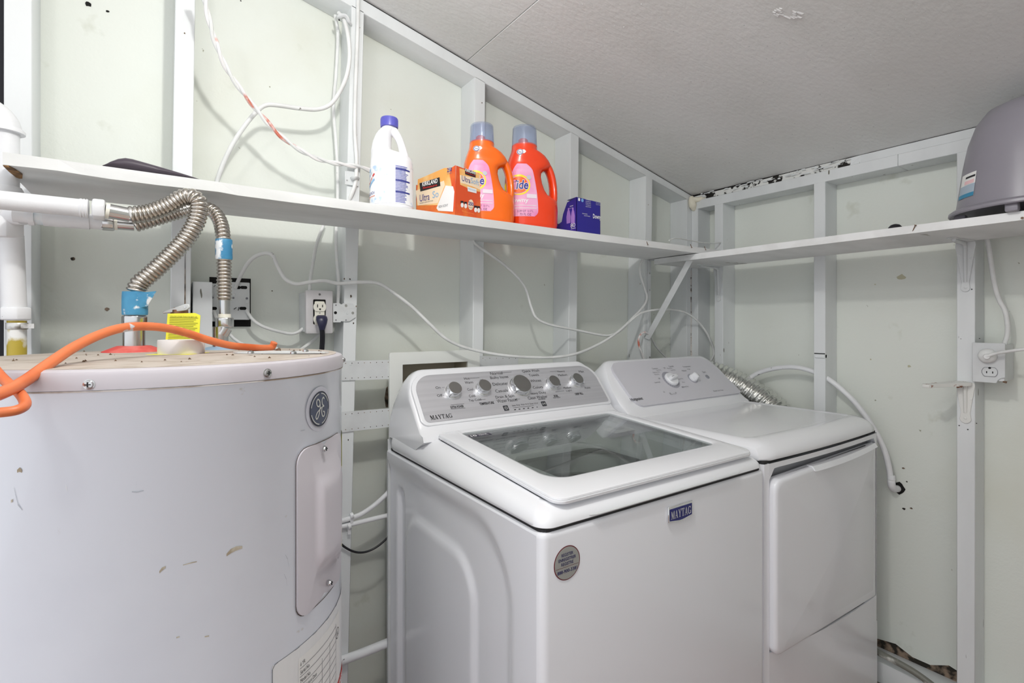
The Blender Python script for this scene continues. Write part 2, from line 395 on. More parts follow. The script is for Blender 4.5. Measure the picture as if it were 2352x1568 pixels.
# right wall
mb = MB(); n = 60; ys = [-1.3+(1.545+1.3)*i/n for i in range(n+1)]
def torn(y): return .165+.010*math.sin(y*37)+.008*math.sin(y*91+1)+random.uniform(-.004, .004)-(.0 if y < .75 else .02*(y-.75))
tz = [torn(y) for y in ys]
vs = [(XW, y, z) for y, z in zip(ys, tz)]+[(XW, y, ceil_z(XW)) for y in ys]+[(XW+.02, y, z) for y, z in zip(ys, tz)]+[(XW+.02, y, ceil_z(XW)) for y in ys]
k = n+1; fs = []
for i in range(n):
    fs += [(i, i+1, k+i+1, k+i), (2*k+i+1, 2*k+i, 3*k+i, 3*k+i+1), (i+1, i, 2*k+i, 2*k+i+1)]
mb.add(vs, fs)
wall_right = struct(obj('wall_right', mb, WALLP))
def rstud(y1, w, zt=1.772, z0=.10):
    return obj('stud', MB().box((XF, y1-w, z0), (XW, y1, zt)), STUDP, wall_right, bevel=.0015, seg=1)
rstud(1.437, .034); rstud(1.3205, .040); rstud(.914, .0395); rstud(.507, .042); rstud(.10, .04); rstud(-.31, .04)
obj('top_plate', MB().box((XF, -1.3, 1.770), (XW, .655, 1.809)), STUDP, wall_right, bevel=.0015, seg=1)
obj('top_plate', MB().box((XF, .6555, 1.770), (XW, 1.438, 1.809)), STUDP, wall_right, bevel=.0015, seg=1)
mb = MB(); n = 90; y0_, y1_ = -1.3, 1.432
def lip(y): return (1.8365 if y < .85 else 1.8365-.010*(y-.85))
secs = []
for i in range(n+1):
    y = y0_+(y1_-y0_)*i/n; j = random.uniform(-.002, .002)*(1 if y > .75 else .25)
    secs.append([(XF+.004+j, y, 1.8095), (XW, y, 1.8095), (XW, y, lip(y)), (XF+.004+j*2+.003, y, lip(y)+j)])
mb.loft([s for s in secs if s[0][1] < .80]); obj('upper_plate', mb, STUDP, wall_right, smooth=0)
mb = MB(); mb.loft([s for s in secs if s[0][1] >= .77]); obj('peeling_plate', mb, PEEL, wall_right, smooth=0)
for i in range(34):                                          # loose flakes of paint under the ceiling
    y = .78+.62*random.random(); z = random.uniform(1.812, 1.832); L = random.uniform(.01, .035)
    obj('paint_flake', MB().slab([(0, 0), (L, random.uniform(-.002, .002)), (L*.9, .003), (L*.4, random.uniform(.002, .006)), (0, .003)], (XF-.002, y, z), (0, -1, .03), (0, -.03, 1), 0, .0012), STUDP, wall_right, smooth=0)
obj('ceiling_gap', MB().box((XF+.010, -1.3, 1.822), (XW, 1.438, ceil_z(XF)+.004)), DARK, wall_right)
obj('sill_plate', MB().box((XF+.004, -1.3, .062), (XW+.02, 1.53, .135)), STUDP, wall_right, bevel=.008)
obj('torn_backing', MB().box((XW+.004, -1.3, .05), (XW+.02, 1.53, .24)), CRACK, wall_right)
# saw cut and split ledge on the middle stud
obj('saw_cut', MB().box((XF-.001, .8755, 1.150), (XF+.02, .912, 1.153)), DARK, wall_right)
obj('split_block', MB().box((XF-.005, .8745, 1.136), (XF+.012, .908, 1.149)), STUDP, wall_right, bevel=.001, seg=1)
for q in ((2250, 777, .0016), (2243, 972, .0018), (2203, 977, .002), (2223, 986, .002), (2232, 664, .002), (2207, 778, .0014)):
    blot(q[0], q[1], q[2], DARK, wall_right, X=XF-.0006)
for q in ((2070, 637, .013), (2088, 841, .0055), (2075, 1075, .004), (2083, 1106, .003), (2076, 1168, .005), (2093, 1167, .004), (2230, 1170, .003), (2010, 653, .003), (2000, 825, .003)):
    blot(q[0], q[1], q[2], mat('stain_olive', (188, 186, 160), .7) if q[1] < 900 else CRACK, wall_right, X=XW-.0006)
struct(obj('trim_1', MB().box((1.925, -1.3, 0), (2.075, 1.53, .062)), CONC, bevel=.01))

# unseen wall added to block daylight from behind; the room stays open beside it
struct(obj('light_block_wall', MB().box((-.15, -1.02, 0), (2.075, -1.0, 2.32)), WALLP))
# ceiling: two painted sheets with a seam
def sheet(xa, xb, drop=0.0):
    return MB().hexa([(xa, -1.6, ceil_z(xa)+drop), (xb, -1.6, ceil_z(xb)+drop), (xb, 1.55, ceil_z(xb)+drop), (xa, 1.55, ceil_z(xa)+drop),
                      (xa, -1.6, ceil_z(xa)+.02), (xb, -1.6, ceil_z(xb)+.02), (xb, 1.55, ceil_z(xb)+.02), (xa, 1.55, ceil_z(xa)+.02)])
ceiling = struct(obj('ceiling', MB().hexa([(-1.6, -1.6, ceil_z(-1.6)+.02), (2.1, -1.6, ceil_z(2.1)+.02), (2.1, 1.55, ceil_z(2.1)+.02), (-1.6, 1.55, ceil_z(-1.6)+.02),
    (-1.6, -1.6, ceil_z(-1.6)+.05), (2.1, -1.6, ceil_z(2.1)+.05), (2.1, 1.55, ceil_z(2.1)+.05), (-1.6, 1.55, ceil_z(-1.6)+.05)]), CEILP))
obj('ceiling_panel', sheet(.8150, 2.1), CEILP, ceiling, smooth=0)
obj('ceiling_panel', sheet(-.405, .8120, .0012), CEILP, ceiling, smooth=0)
obj('ceiling_panel', sheet(-1.6, -.409), CEILP, ceiling, smooth=0)
mb = MB()
for i in range(420):                                         # specks in the ceiling paint
    x, y = random.uniform(.3, 1.95), random.uniform(.2, 1.42); r = random.uniform(.0008, .0022); z = ceil_z(x); e = random.uniform(1, 3)
    mb.add([(x-r*e, y, z), (x, y-r, z+r*.2), (x+r*e, y, z), (x, y+r, z), (x, y, z-r*.9)], [(0, 1, 4), (1, 2, 4), (2, 3, 4), (3, 0, 4)])
o = obj('paint_speck', mb, CEILSP, ceiling, smooth=0); o['kind'] = 'stuff'
# wrinkled repair patch in the ceiling paint
p0 = hit(1808, 28, (0, 0, 2.295), (.2308, 0, 1)); mb = MB()
for i in range(26):
    a, b_ = random.uniform(-.035, .035), random.uniform(-.010, .012)
    x, y = p0.x+a*.75+b_*.5, p0.y-a*.55+b_; L = random.uniform(.006, .016)
    mb.add([(x, y, ceil_z(x)-.0002), (x+L, y-L*.5, ceil_z(x+L)-.0002), (x+L*.8, y-L*.2, ceil_z(x+L)-.0022), (x+L*.2, y+.002, ceil_z(x)-.0018)], [(0, 1, 2, 3)])
obj('paint_patch', mb, CEILSP, ceiling, smooth=0)['kind'] = 'stuff'
# crack in the corner where the two walls meet
for (ya, za, zb, w) in ((0, 1.40, 1.50, .003), (0, 1.16, 1.38, .0022), (0, 1.06, 1.20, .006)):
    pts = []; m_ = 9
    for i in range(m_+1): pts.append((-w*random.uniform(.3, 1), (zb-za)*i/m_))
    for i in range(m_, -1, -1): pts.append((w*random.uniform(.3, 1), (zb-za)*i/m_))
    obj('corner_crack', MB().slab(pts, (1.9755-.012, YF-.0012, za), (.6, -.8, 0), (0, 0, 1), -.0008, .0008), CRACKL, wall_left, smooth=0)

# ================================================================== SHELVES AND BRACKETS
SZ = 1.5505                                                  # top of the long shelf
mb = MB(); secs = []
for i in range(61):                                          # long shelf, slightly chewed front edge
    x = -.222+(1.90+.222)*i/60; j = random.uniform(-.0008, .0008)*(3 if x < .1 else 1)
    sag = -.0025*math.sin(PI*min(max((x+.2)/1.9, 0), 1))
    secs.append([(x, 1.2+j, 1.528+sag+abs(j)), (x, YF, 1.528), (x, YF, SZ), (x, 1.2+j*.5, SZ+sag)])
mb.loft(secs)
long_shelf = tag(obj('shelf_board', mb, SHELFP, smooth=0), 'long white painted board shelf across the stud wall above the water heater', 'shelf')
obj('chipped_edge', MB().slab([(0, 0), (.007, -.001), (.012, .02), (.016, .05), (.010, .085), (.003, .09), (0, .04)], (-.2215, 1.2, 1.5272), (1, 0, 0), (0, 1, 0), -.0004, .0012), mat('bare_wood', (150, 112, 70), .8, col2=(90, 66, 42), nscale=60), long_shelf, smooth=0)
mb = MB(); secs = []
for i in range(41):
    y = 1.40-(1.40+.9)*i/40; j = random.uniform(-.0008, .0008)
    secs.append([(1.672+j, y, 1.504), (XF, y, 1.504), (XF, y, 1.5255), (1.672+j*.5, y, 1.5255)])
mb.loft(secs)
short_shelf = tag(obj('shelf_board', mb, SHELFP, smooth=0), 'white painted board shelf along the wall with the outlet, carrying the grey tub', 'shelf')
def nail(p, d, L, par):
    p, d = Vector(p), Vector(d).normalized()
    return obj('nail', MB().cyl(p-d*.006, p+d*L, .0012, 8).cyl(p+d*L, p+d*(L+.001), .0028, 10), NAILM, par)
for q in ((1486, 557), (1587, 564), (1619, 569)): nail(at(q[0], q[1], y=1.2), (.4, -.2, -1), .008, long_shelf)
nail(at(2098, 527, x=1.672), (-.3, -.5, 1), .012, short_shelf); nail(at(2349, 501, x=1.672), (-1, 0, 0), .004, short_shelf)

def l_bracket(name, label, Y, z_top, drop, reach, sag=0.0, twist=0.0, m=GALV, xface=XF):
    """pressed steel shelf bracket: wall leg down the stud, arm under the shelf"""
    t = thing(name, label, 'bracket', (xface, Y, z_top-drop))
    prof = [(-.0095, 0), (-.0105, -.006), (-.013, -.035), (-.0205, -drop*.75*.0-.05), (-.024, -.0), ]
    # wall leg: widening from the round foot to the heel
    w0, w1 = (.0085, .0235) if not twist else (.0105, .0215)
    pts = [(w0*1.25*math.cos(a), -drop+.012+w0*1.25*math.sin(a)) for a in [PI+PI*k/8 for k in range(9)]]
    pts += [(w0, -drop+.03), (w1, -.012), (w1*.96, -.002), (-w1*.96, -.002), (-w1, -.012), (-w0, -drop+.03)]
    obj('wall_leg', MB().slab(pts, (xface-.0005, Y, z_top), (0, -1, 0), (0, 0, 1), 0, .0034), m, t, bevel=.0006, seg=1)
    rib = MB().tube([(xface-.002, Y, z_top-drop+.03), (xface-.004, Y, z_top-drop*.5), (xface-.0065, Y, z_top-.02)], .0048, 10, 6)
    obj('rib', rib, m, t)
    obj('screw', MB().lathe([(.0045, 0), (.004, .002), (.001, .0028)], (xface-.0027, Y, z_top-drop+.014), (-1, 0, 0), 14), m, t)
    for s_ in (-1, 1): obj('screw', MB().lathe([(.0038, 0), (.0032, .0016), (.001, .002)], (xface-.0027, Y-s_*.012, z_top-.045-.006*s_), (-1, 0, 0), 12), m, t)
    # arm
    ux = Vector((-1, twist, -sag)).normalized(); uy = Vector((0, -1, 0)); uy = (uy-ux*uy.dot(ux)).normalized()
    L = reach
    pa = [(0, -w1*.96), (.012, -w1), (L-.03, -w0), (L-.01, -w0*1.25), (L, 0), (L-.01, w0*1.25), (L-.03, w0), (.012, w1), (0, w1*.96)]
    obj('arm', MB().slab(pa, (xface, Y, z_top), ux, uy, -.0022 if not twist else -.009, .0012), m, t, bevel=.0006, seg=1)
    st = Vector((xface-.004, Y, z_top-.004))
    obj('rib', MB().tube([st, st+ux*L*.4+Vector((0, 0, -.002)), st+ux*(L-.035)], .0048, 10, 6), m, t)
    obj('heel', MB().tube([(xface-.003, Y, z_top-.028), (xface-.010, Y, z_top-.010), st+ux*.03+Vector((0, 0, -.001))], .0052, 10, 5), m, t)
    return t
l_bracket('shelf_bracket', 'white pressed steel bracket under the shelf with the grey tub, beside the outlet stud', .486, 1.503, .150, .135)
l_bracket('shelf_bracket', 'white pressed steel bracket below the board shelf near the corner of the walls', 1.300, 1.503, .150, .150)
l_bracket('bent_bracket', 'bent rusty white steel bracket without a shelf below the wall outlet', .486, 1.088, .122, .125, sag=.10, twist=.75, m=RUSTW)
# flat strut bracing the shelf corner
br = thing('shelf_brace', 'flat white steel strut running diagonally from stud to the shelf corner', 'bracket', (1.69, 1.43, 1.14))
pa, pb = at(1486, 778, y=1.432), at(1585, 596, y=1.245)
d = (pb-pa).normalized(); sd = d.cross(Vector((.45, .89, 0))).normalized(); nn = d.cross(sd)
def bar(p, q, w, th, sd, nn): return MB().hexa([p-sd*w-nn*th, p+sd*w-nn*th, p+sd*w+nn*th, p-sd*w+nn*th, q-sd*w-nn*th, q+sd*w-nn*th, q+sd*w+nn*th, q-sd*w+nn*th])
obj('strut', bar(pa, pb, .0120, .0018, sd, nn), GALV, br, bevel=.0008, seg=1)
obj('top_bar', MB().box((pb.x-.012, 1.205, 1.5235), (pb.x+.012, 1.436, 1.527)), GALV, br, bevel=.001, seg=1)
obj('wall_bar', MB().box((1.672, YF-.005, 1.075), (1.690, YF-.0005, 1.5235)), GALV, br, bevel=.001, seg=1)
for z in (1.12, 1.40, 1.47): obj('screw', MB().lathe([(.004, 0), (.0034, .0018), (.001, .0024)], (1.681, YF-.005, z), (0, -1, 0), 12), STEEL, br)

# ================================================================== WATER HEATER
HX, HY_, HR, HT = .01, 1.016, .270, 1.2075
def hp(deg, z, r=HR): a = math.radians(deg); return Vector((HX+r*math.cos(a), HY_+r*math.sin(a), z))
def hplace(deg0, z0, lift=.0008):
    return lambda a, b: hp(deg0+math.degrees(a/HR), z0+b, HR+lift)
heater = thing('water_heater', 'tall white cylindrical electric water heater with dusty top', 'water heater', (HX, HY_, 0))
S = 96
obj('jacket', MB().lathe([(HR-.01, .02), (HR, .03), (HR, .60), (HR, HT-.030), (HR+.0015, HT-.028), (HR+.0015, HT-.024)], (HX, HY_, 0), seg=S), HEATW, heater)
obj('base_ring', MB().lathe([(HR-.02, .0), (HR-.006, .0), (HR-.006, .022), (HR-.02, .022)], (HX, HY_, 0), seg=48), HEATCAP, heater)
obj('seam', MB().lathe([(HR+.0012, HT-.0262), (HR+.0026, HT-.0262), (HR+.0026, HT-.0245), (HR+.0012, HT-.0245)], (HX, HY_, 0), seg=S), mat('rim_rust', (150, 132, 116), .7, col2=(216, 210, 206), nscale=18), heater)
obj('top_rim', MB().lathe([(HR+.003, HT-.024), (HR+.003, HT-.008), (HR+.0005, HT-.003), (HR-.006, HT-.0006), (HR-.010, HT-.0006)], (HX, HY_, 0), seg=S, cap=False), HEATCAP, heater)
obj('top_pan', MB().lathe([(HR-.009, HT-.004), (HR-.009, HT), (.08, HT+.0012), (.001, HT+.0012)], (HX, HY_, 0), seg=S), HEATDUST, heater)
def screw_on(par, deg, z, r, sz=.0048):
    n_ = Vector((math.cos(math.radians(deg)), math.sin(math.radians(deg)), 0)); p = hp(deg, z, r)
    s_ = obj('screw', MB().lathe([(sz*1.25, -.001), (sz*1.25, .0006), (sz, .001), (sz*.85, .0032), (sz*.2, .004)], p, n_, 16), STEEL, par)
    e = n_.cross(Vector((0, 0, 1)))
    obj('screw_slot', MB().slab([(-.003, -.0006), (.003, -.0006), (.003, .0006), (-.003, .0006)], p, e, (0, 0, 1), -.0045, -.0036).slab([(-.0006, -.003), (.0006, -.003), (.0006, .003), (-.0006, .003)], p, e, (0, 0, 1), -.0045, -.0036), INK, s_, smooth=0)
screw_on(heater, -106.7, 1.1905, HR+.003); screw_on(heater, -66.4, 1.1925, HR+.003); screw_on(heater, -12, 1.1925, HR+.003)
# round badge
bd = -44.5; BP = hplace(bd, 1.1275, .0)
def disc_on(name, r_in, r_out, m, par, lift, n=40, ky=1.0, place=None):
    mb = MB(); P = place or hplace(bd, 1.1275, lift)
    if r_in <= 0: mb.add([P(0, 0)]+[P(r_out*math.cos(2*PI*i/n), r_out*ky*math.sin(2*PI*i/n)) for i in range(n)], [(0, 1+i, 1+(i+1) % n) for i in range(n)])
    else: mb.add([P(q*math.cos(2*PI*i/n), q*ky*math.sin(2*PI*i/n)) for q in (r_in, r_out) for i in range(n)], [(i, (i+1) % n, n+(i+1) % n, n+i) for i in range(n)])
    return obj(name, mb, m, par, smooth=0, flip=False)
badge = disc_on('badge', 0, .0345, mat('badge_rim', (196, 196, 206), .35), heater, .0012)
disc_on('badge_disc', 0, .0270, mat('badge_slate', (78, 84, 104), .35), badge, .0020)
SILV = mat('silver_print', (214, 214, 208), .35, .4)
disc_on('badge_ring', .0262, .0272, INK, badge, .0023)
P = hplace(bd, 1.1275, .0024)
arcs = []
for a0, a1 in ((20, 85), (100, 170), (195, 262), (280, 350)):
    arcs.append([(.0238*math.cos(math.radians(a0+(a1-a0)*k/10)), .0238*math.sin(math.radians(a0+(a1-a0)*k/10))) for k in range(11)])
strokes('badge_scroll', arcs, (0, 0, 0), (1, 0, 0), (0, 0, 1), .0016, SILV, badge, place=P)
def sp2(pts): return [(v.x, v.y) for v in smooth_path([(p[0], p[1], 0) for p in pts], 6)]
ge = [sp2([(-.002, .012), (-.007, .0155), (-.0105, .012), (-.009, .006), (-.004, .004), (-.0015, .009), (-.003, .0125), (-.001, .004), (-.004, -.008), (-.0095, -.0145), (-.0125, -.011), (-.009, -.005), (-.002, -.001), (.003, .002)]),
      sp2([(.011, .0135), (.0085, .0165), (.0045, .013), (.0055, .006), (.010, .0025), (.0055, .002), (.003, -.005), (.006, -.0125), (.011, -.0125), (.0115, -.007), (.0075, -.0055)])]
strokes('badge_monogram', ge, (0, 0, 0), (1, 0, 0), (0, 0, 1), .0021, SILV, badge, place=P)
# access cover with raised dome
ac0, ac1, az0, az1 = -56.0, -26.0, .826, 1.0745
def cover_shape(u, v, th):
    a = math.radians(ac0+(ac1-ac0)*u); z = az0+(az1-az0)*v
    du = (u-.56)/.30; dv = (v-.53)/.40
    g = max(0.0, 1-max(0, (du*du*du*du+dv*dv*dv*dv))**.5); g = min(1, g*2.2); g = g*g*(3-2*g)
    return a, z, HR+.004+th+.010*g
def cover_pt(x, y, th=0):                                     # x along the arc (m), y up, from the cover's centre
    W = HR*math.radians(ac1-ac0); H = az1-az0
    a, z, r = cover_shape(x/W+.5, y/H+.5, th); return Vector((HX+r*math.cos(a), HY_+r*math.sin(a), z))
W = HR*math.radians(ac1-ac0); H = az1-az0; N = 22
out = rrect(W, H, .022, 5); k = len(out); mb = MB(); vs = []; fs = []
for q in range(N+1):
    f_ = 1-q/N
    vs += [cover_pt(p[0]*f_, p[1]*f_) for p in out]
for q in range(N-1):
    for i in range(k): fs.append((q*k+i, q*k+(i+1) % k, (q+1)*k+(i+1) % k, (q+1)*k+i))
for i in range(k): fs.append(((N-1)*k+i, (N-1)*k+(i+1) % k, N*k))
b0 = len(vs); vs += [hp(math.degrees(math.atan2((v-Vector((HX, HY_, 0))).y, (v-Vector((HX, HY_, 0))).x)), v.z, HR-.001) for v in vs[:k]]
fs += [(i, b0+i, b0+(i+1) % k, (i+1) % k) for i in range(k)]
cover = obj('access_cover', mb.add(vs, fs), COVERP, heater, smooth=50)
P = hplace((ac0+ac1)/2, (az0+az1)/2, .0046)
strokes('cover_edge_line', [[(p[0]*1.008, p[1]*1.004) for p in out+[out[0]]]], (0, 0, 0), (1, 0, 0), (0, 0, 1), .0014, mat('edge_dark', (92, 82, 74), .8), cover, place=hplace((ac0+ac1)/2, (az0+az1)/2, .0012))  # thin darker line drawn round the cover's edge
screw_on(cover, -42.9, 1.0632, HR+.0042, .0040); screw_on(cover, -39.2, .8432, HR+.0042, .0040)
for i in range(7):                                            # raised warning lines on the cover
    letters('embossed_line', ['WARNING SHOCK', 'DISCONNECT', 'BEFORE OPENING', 'SEE MANUAL', 'BEFORE', 'SERVICE', 'UNIT'][i], (0, 0, 0), (1, 0, 0), (0, 0, 1), [.034, .034, .036, .03, .022, .026, .018][i], .0042, COVERP, cover,
            place=lambda a, b, i=i: cover_pt(a+.024, b-.045-.0078*i, .0012))
# rating label
def patch_on(name, d0, d1, z0, z1, m, par, lift, nu=14, slant=0.0):
    return obj(name, MB().grid(lambda u, v: hp(d0+(d1-d0)*u, (z0+(z1-z0)*v)+slant*(u-.5), HR+lift), nu, 2), m, par, smooth=0, flip=False)
lab = patch_on('rating_label', -64.5, -14, .40, .785, mat('label_film', (232, 233, 234), .35), heater, .0006, 20)
strokes('label_edge', [[(-.119, -.2), (-.119, .192), (-.115, .197), (.119, .197)]], (0, 0, 0), (1, 0, 0), (0, 0, 1), .0010, INKGREY, lab, place=hplace(-39.25, .588, .0009))
pap = patch_on('label_paper', -55.0, -26, .40, .768, PAPER, lab, .0010)
PL = lambda d, z: hplace(d, z, .0014)
rows = []
for i in range(9): rows.append([(-.066, -i*.0125), (.042, -i*.0125)])
strokes('label_table', rows+[[(.042, .004), (.042, -.11)], [(-.012, -.018), (-.012, -.1)], [(.014, -.010), (.014, -.1)]], (0, 0, 0), (1, 0, 0), (0, 0, 1), .0008, INKGREY, pap, place=PL(-40.5, .752))
for i, tx in enumerate(('6 YR', 'Serial No.', 'Model No.', 'Manufacture Date', 'Cap. U.S. Gals', 'Phase', 'Volts AC', 'Upper Element Watts', 'Lower Element Watts')):
    letters('label_text', tx, (0, 0, 0), (1, 0, 0), (0, 0, 1), None, .0058, INK, pap, align='l', place=lambda a, b, i=i: hp(-54.3+math.degrees(a*.62/HR), .7585-i*.0125+b, HR+.0016))
strokes('barcode', [[(.004*i, 0), (.004*i, .016)] for i in range(14) if i not in (3, 8)], (0, 0, 0), (1, 0, 0), (0, 0, 1), .0022, INK, pap, place=PL(-44, .612))
strokes('listing_mark', [ell(.0085, .0085, 20)+[(.0085, 0)]], (0, 0, 0), (1, 0, 0), (0, 0, 1), .0012, INK, pap, place=PL(-29.5, .735))
letters('listing_mark', 'UL', (0, 0, 0), (1, 0, 0), (0, 0, 1), .008, .007, INK, pap, bold=.02, place=lambda a, b: hp(-29.5+math.degrees(a/HR), .735+b, HR+.0016))
patch_on('danger_band', -36, -16, .632, .650, INKRED, lab, .0014, 8, slant=0)
letters('danger_text', 'DANGER', (0, 0, 0), (1, 0, 0), (0, 0, 1), .04, .011, INKWHITE, lab, bold=.02, place=lambda a, b: hp(-25+math.degrees(a/HR), .641+b, HR+.0018))
letters('caution_text', 'CAUTION', (0, 0, 0), (1, 0, 0), (0, 0, 1), .026, .006, INKRED, lab, bold=.02, place=lambda a, b: hp(-42.5+math.degrees(a/HR), .635+b, HR+.0018))
patch_on('energy_label', -19.5, -6, .86, 1.062, YELLOW, heater, .0010)
# round cover plate on the top for the lower wiring, with two screws
c_ = at(650, 812, z=HT); M_ = []
plate = obj('top_plate_cover', MB().slab([(-.085, -.004), (-.07, -.018), (-.02, -.027), (.03, -.026), (.078, -.014), (.082, -.006), (.05, .016), (0, .025), (-.05, .02)], c_+Vector((0, 0, .0015)), RGT, FWD, 0, .0022), GALV, heater, smooth=0)
for q in ((576, 811), (702, 807), (674, 812)):
    pp = at(q[0], q[1], z=HT+.004); obj('screw', MB().lathe([(.005, 0), (.0045, .003), (.001, .0045)], pp, (0, 0, 1), 12), STEEL, plate)
# scuffs, drips and scrapes on the jacket
SCUFF = mat('scuff_tan', (196, 188, 172), .7, col2=(160, 146, 124), nscale=60); SCUFFG = mat('scuff_grey', (176, 180, 188), .6)
def cyl_hit(px, py):
    r = ray(px, py); a = r.x*r.x+r.y*r.y; b = -2*(r.x*HX+r.y*HY_); c = HX*HX+HY_*HY_-HR*HR
    p = EYE+r*((-b-math.sqrt(max(b*b-4*a*c, 0)))/(2*a)); q = p-Vector((HX, HY_, p.z)); q.normalize(); return p+q*.0005
def scuff(pts, w, m):
    P_ = [cyl_hit(*q) for q in pts]; mb = MB(); n_ = len(P_)
    L_ = [p+Vector((0, 0, w*(.3+.7*math.sin(PI*(i+.5)/n_)))) for i, p in enumerate(P_)]
    obj('scuff', mb.add(P_+L_, [(i, i+1, n_+i+1, n_+i) for i in range(n_-1)]), m, heater, smooth=0, flip=False)
for pts, w, m_ in (([(520, 1277), (530, 1270), (542, 1264), (556, 1259)], .006, SCUFF), ([(366, 1316), (372, 1310), (380, 1304)], .004, SCUFF), ([(420, 1298), (440, 1293), (452, 1290)], .0014, SCUFF), ([(303, 1130), (315, 1131), (330, 1127)], .0016, SCUFFG), ([(40, 1085), (46, 1083), (51, 1085)], .005, SCUFF), ([(26, 1154), (30, 1152)], .004, SCUFF), ([(33, 1120), (36, 1135), (42, 1160), (52, 1172)], .002, SCUFFG), ([(655, 1274), (660, 1284), (663, 1300), (664, 1310)], .0012, SCUFFG), ([(652, 1318), (657, 1330), (659, 1345), (659, 1358)], .0012, SCUFFG), ([(405, 1465), (412, 1463)], .002, SCUFF), ([(470, 1463), (480, 1461)], .002, SCUFF), ([(690, 990), (700, 988)], .0012, SCUFFG), ([(313, 1106), (313.6, 1120)], .002, SCUFFG), ([(152, 1118), (154, 1130)], .004, INKWHITE), ([(138, 882), (140, 894)], .005, INKWHITE)):
    scuff(pts, w, m_)
# collars and nipples of the two water connections
n1 = at(308, 808, z=HT); n2 = Vector((.098, 1.185, HT))
obj('red_collar', MB().lathe([(.049, 0), (.048, .002), (.026, .0115), (.018, .0115)], n1, seg=40), RED, heater)
obj('nipple', MB().lathe([(.0175, .002), (.0175, .052), (.014, .052)], n1, seg=28), STEEL, heater)
obj('blue_collar', MB().lathe([(.038, 0), (.037, .0015), (.020, .006), (.015, .006)], n2, seg=40), mat('pale_blue_ring', (150, 178, 204), .5), heater)
obj('nipple', MB().lathe([(.0142, .002), (.0142, .046), (.011, .046)], n2, seg=28), STEEL, heater)
# bits of debris lying on the top
mb = MB()
for i in range(70):
    a = random.uniform(0, 2*PI); r = (HR-.02)*math.sqrt(random.random()); q = random.uniform(.0008, .0028)
    p = Vector((HX+r*math.cos(a), HY_+r*math.sin(a), HT+.0012)); mb.add([p+Vector((q, 0, 0)), p+Vector((-q*.6, q, 0)), p+Vector((-q*.6, -q*.8, 0)), p+Vector((0, 0, q))], [(0, 1, 3), (1, 2, 3), (2, 0, 3)])
obj('debris', mb, mat('debris_brown', (96, 74, 54), .9), heater, smooth=0)['kind'] = 'stuff'

# ================================================================== WATER PIPES AND FLEXIBLE CONNECTORS
def flex(mb, pts, r, pitch=.0072, amp=.0030, seg=20):
    P = resample(smooth_path(pts, 24), pitch/6); fr = frames(P); secs = []
    for i, (p, (t, a, b)) in enumerate(zip(P, fr)):
        w = math.sin(PI*i/6.0); rr_ = r-amp+amp*abs(w)**.7
        secs.append([p+(a*math.cos(2*PI*q/seg)+b*math.sin(2*PI*q/seg))*rr_ for q in range(seg)])
    return mb.loft(secs)
def hexnut(mb, p0, p1, r): return mb.lathe([(r*.9, 0), (r, .002), (r, (Vector(p1)-Vector(p0)).length-.002), (r*.9, (Vector(p1)-Vector(p0)).length)], p0, Vector(p1)-Vector(p0), 6)
PY = 1.192
pipe_z = 1.4665
sup = thing('supply_pipe', 'thick white painted water pipe ending in a hex coupling under the shelf', 'pipe', (-.6, PY, pipe_z))
pl, pr_ = Vector((-.75, PY, pipe_z+.001)), at(190, 478, y=PY)
obj('pipe', MB().cyl(pl, pr_, .0158, 28), PIPEW, sup)
pr2 = at(242, 483, y=PY)
obj('thread_ring', MB().lathe([(.0165, 0), (.0172, .002), (.016, .004), (.0172, .006), (.016, .008), (.0172, .010), (.016, .012)], pr_-Vector((.004, 0, 0)), (1, 0, 0), 28), PIPEW, sup)
obj('hex_nut', hexnut(MB(), at(212, 480, y=PY), pr2, .0195), PIPEW, sup, bevel=.001, seg=1)
c1 = thing('water_connector', 'corrugated steel water connector with torn blue tape, bending down to the red collar', 'pipe', n1+Vector((0, 0, .05)))
e0, e1 = pr2, at(298, 494, y=PY+.004)
obj('washer_ring', MB().cyl(e0, e0.lerp(e1, .16), .0140, 20), IVORY, c1)
obj('end_tube', MB().cyl(e0, e1, .0132, 24), STEEL, c1)
top1 = n1+Vector((0, 0, .052))
Yc = lambda f: PY+.004+(n1.y-PY-.004)*f
path = [e1, at(340, 489, y=Yc(.1)), at(385, 473, y=Yc(.2)-.006), at(418, 455, y=Yc(.3)-.012), at(440, 452, y=Yc(.4)-.016), at(457, 468, y=Yc(.5)-.018), at(452, 505, y=Yc(.6)-.016), at(430, 545, y=Yc(.7)-.012), at(395, 583, y=Yc(.8)-.008), at(352, 624, y=Yc(.95)-.003), at(322, 650, y=n1.y), at(311, 672, y=n1.y)]
obj('corrugated_tube', flex(MB(), path, .0165), FLEXM, c1)
pa, pb = at(310, 670, y=n1.y), at(310, 723, y=n1.y)
obj('tape_sleeve', MB().lathe([(.0195, 0), (.0202, .004), (.0200, .03), (.0195, (pa-pb).length)], pb, pa-pb, 28), BLUET, c1)
obj('loose_tape', MB().grid(lambda u, v: pb+Vector((0, 0, (.012+.028*v)*(1 if u < .5 else 1)+.004*u))+RGT*(.014+.028*u*(.4+.6*v))+FWD*(-.013+.010*u), 8, 6), BLUET, c1)
hx0 = at(309, 748, y=n1.y); hx1 = at(309, 724, y=n1.y)
obj('hex_nut', hexnut(MB(), hx0, hx1, .0205), STEEL, c1, bevel=.001, seg=1)
obj('lower_tube', MB().cyl(top1+Vector((0, 0, -.004)), hx0+Vector((0, 0, .003)), .0165, 24), STEEL, c1)

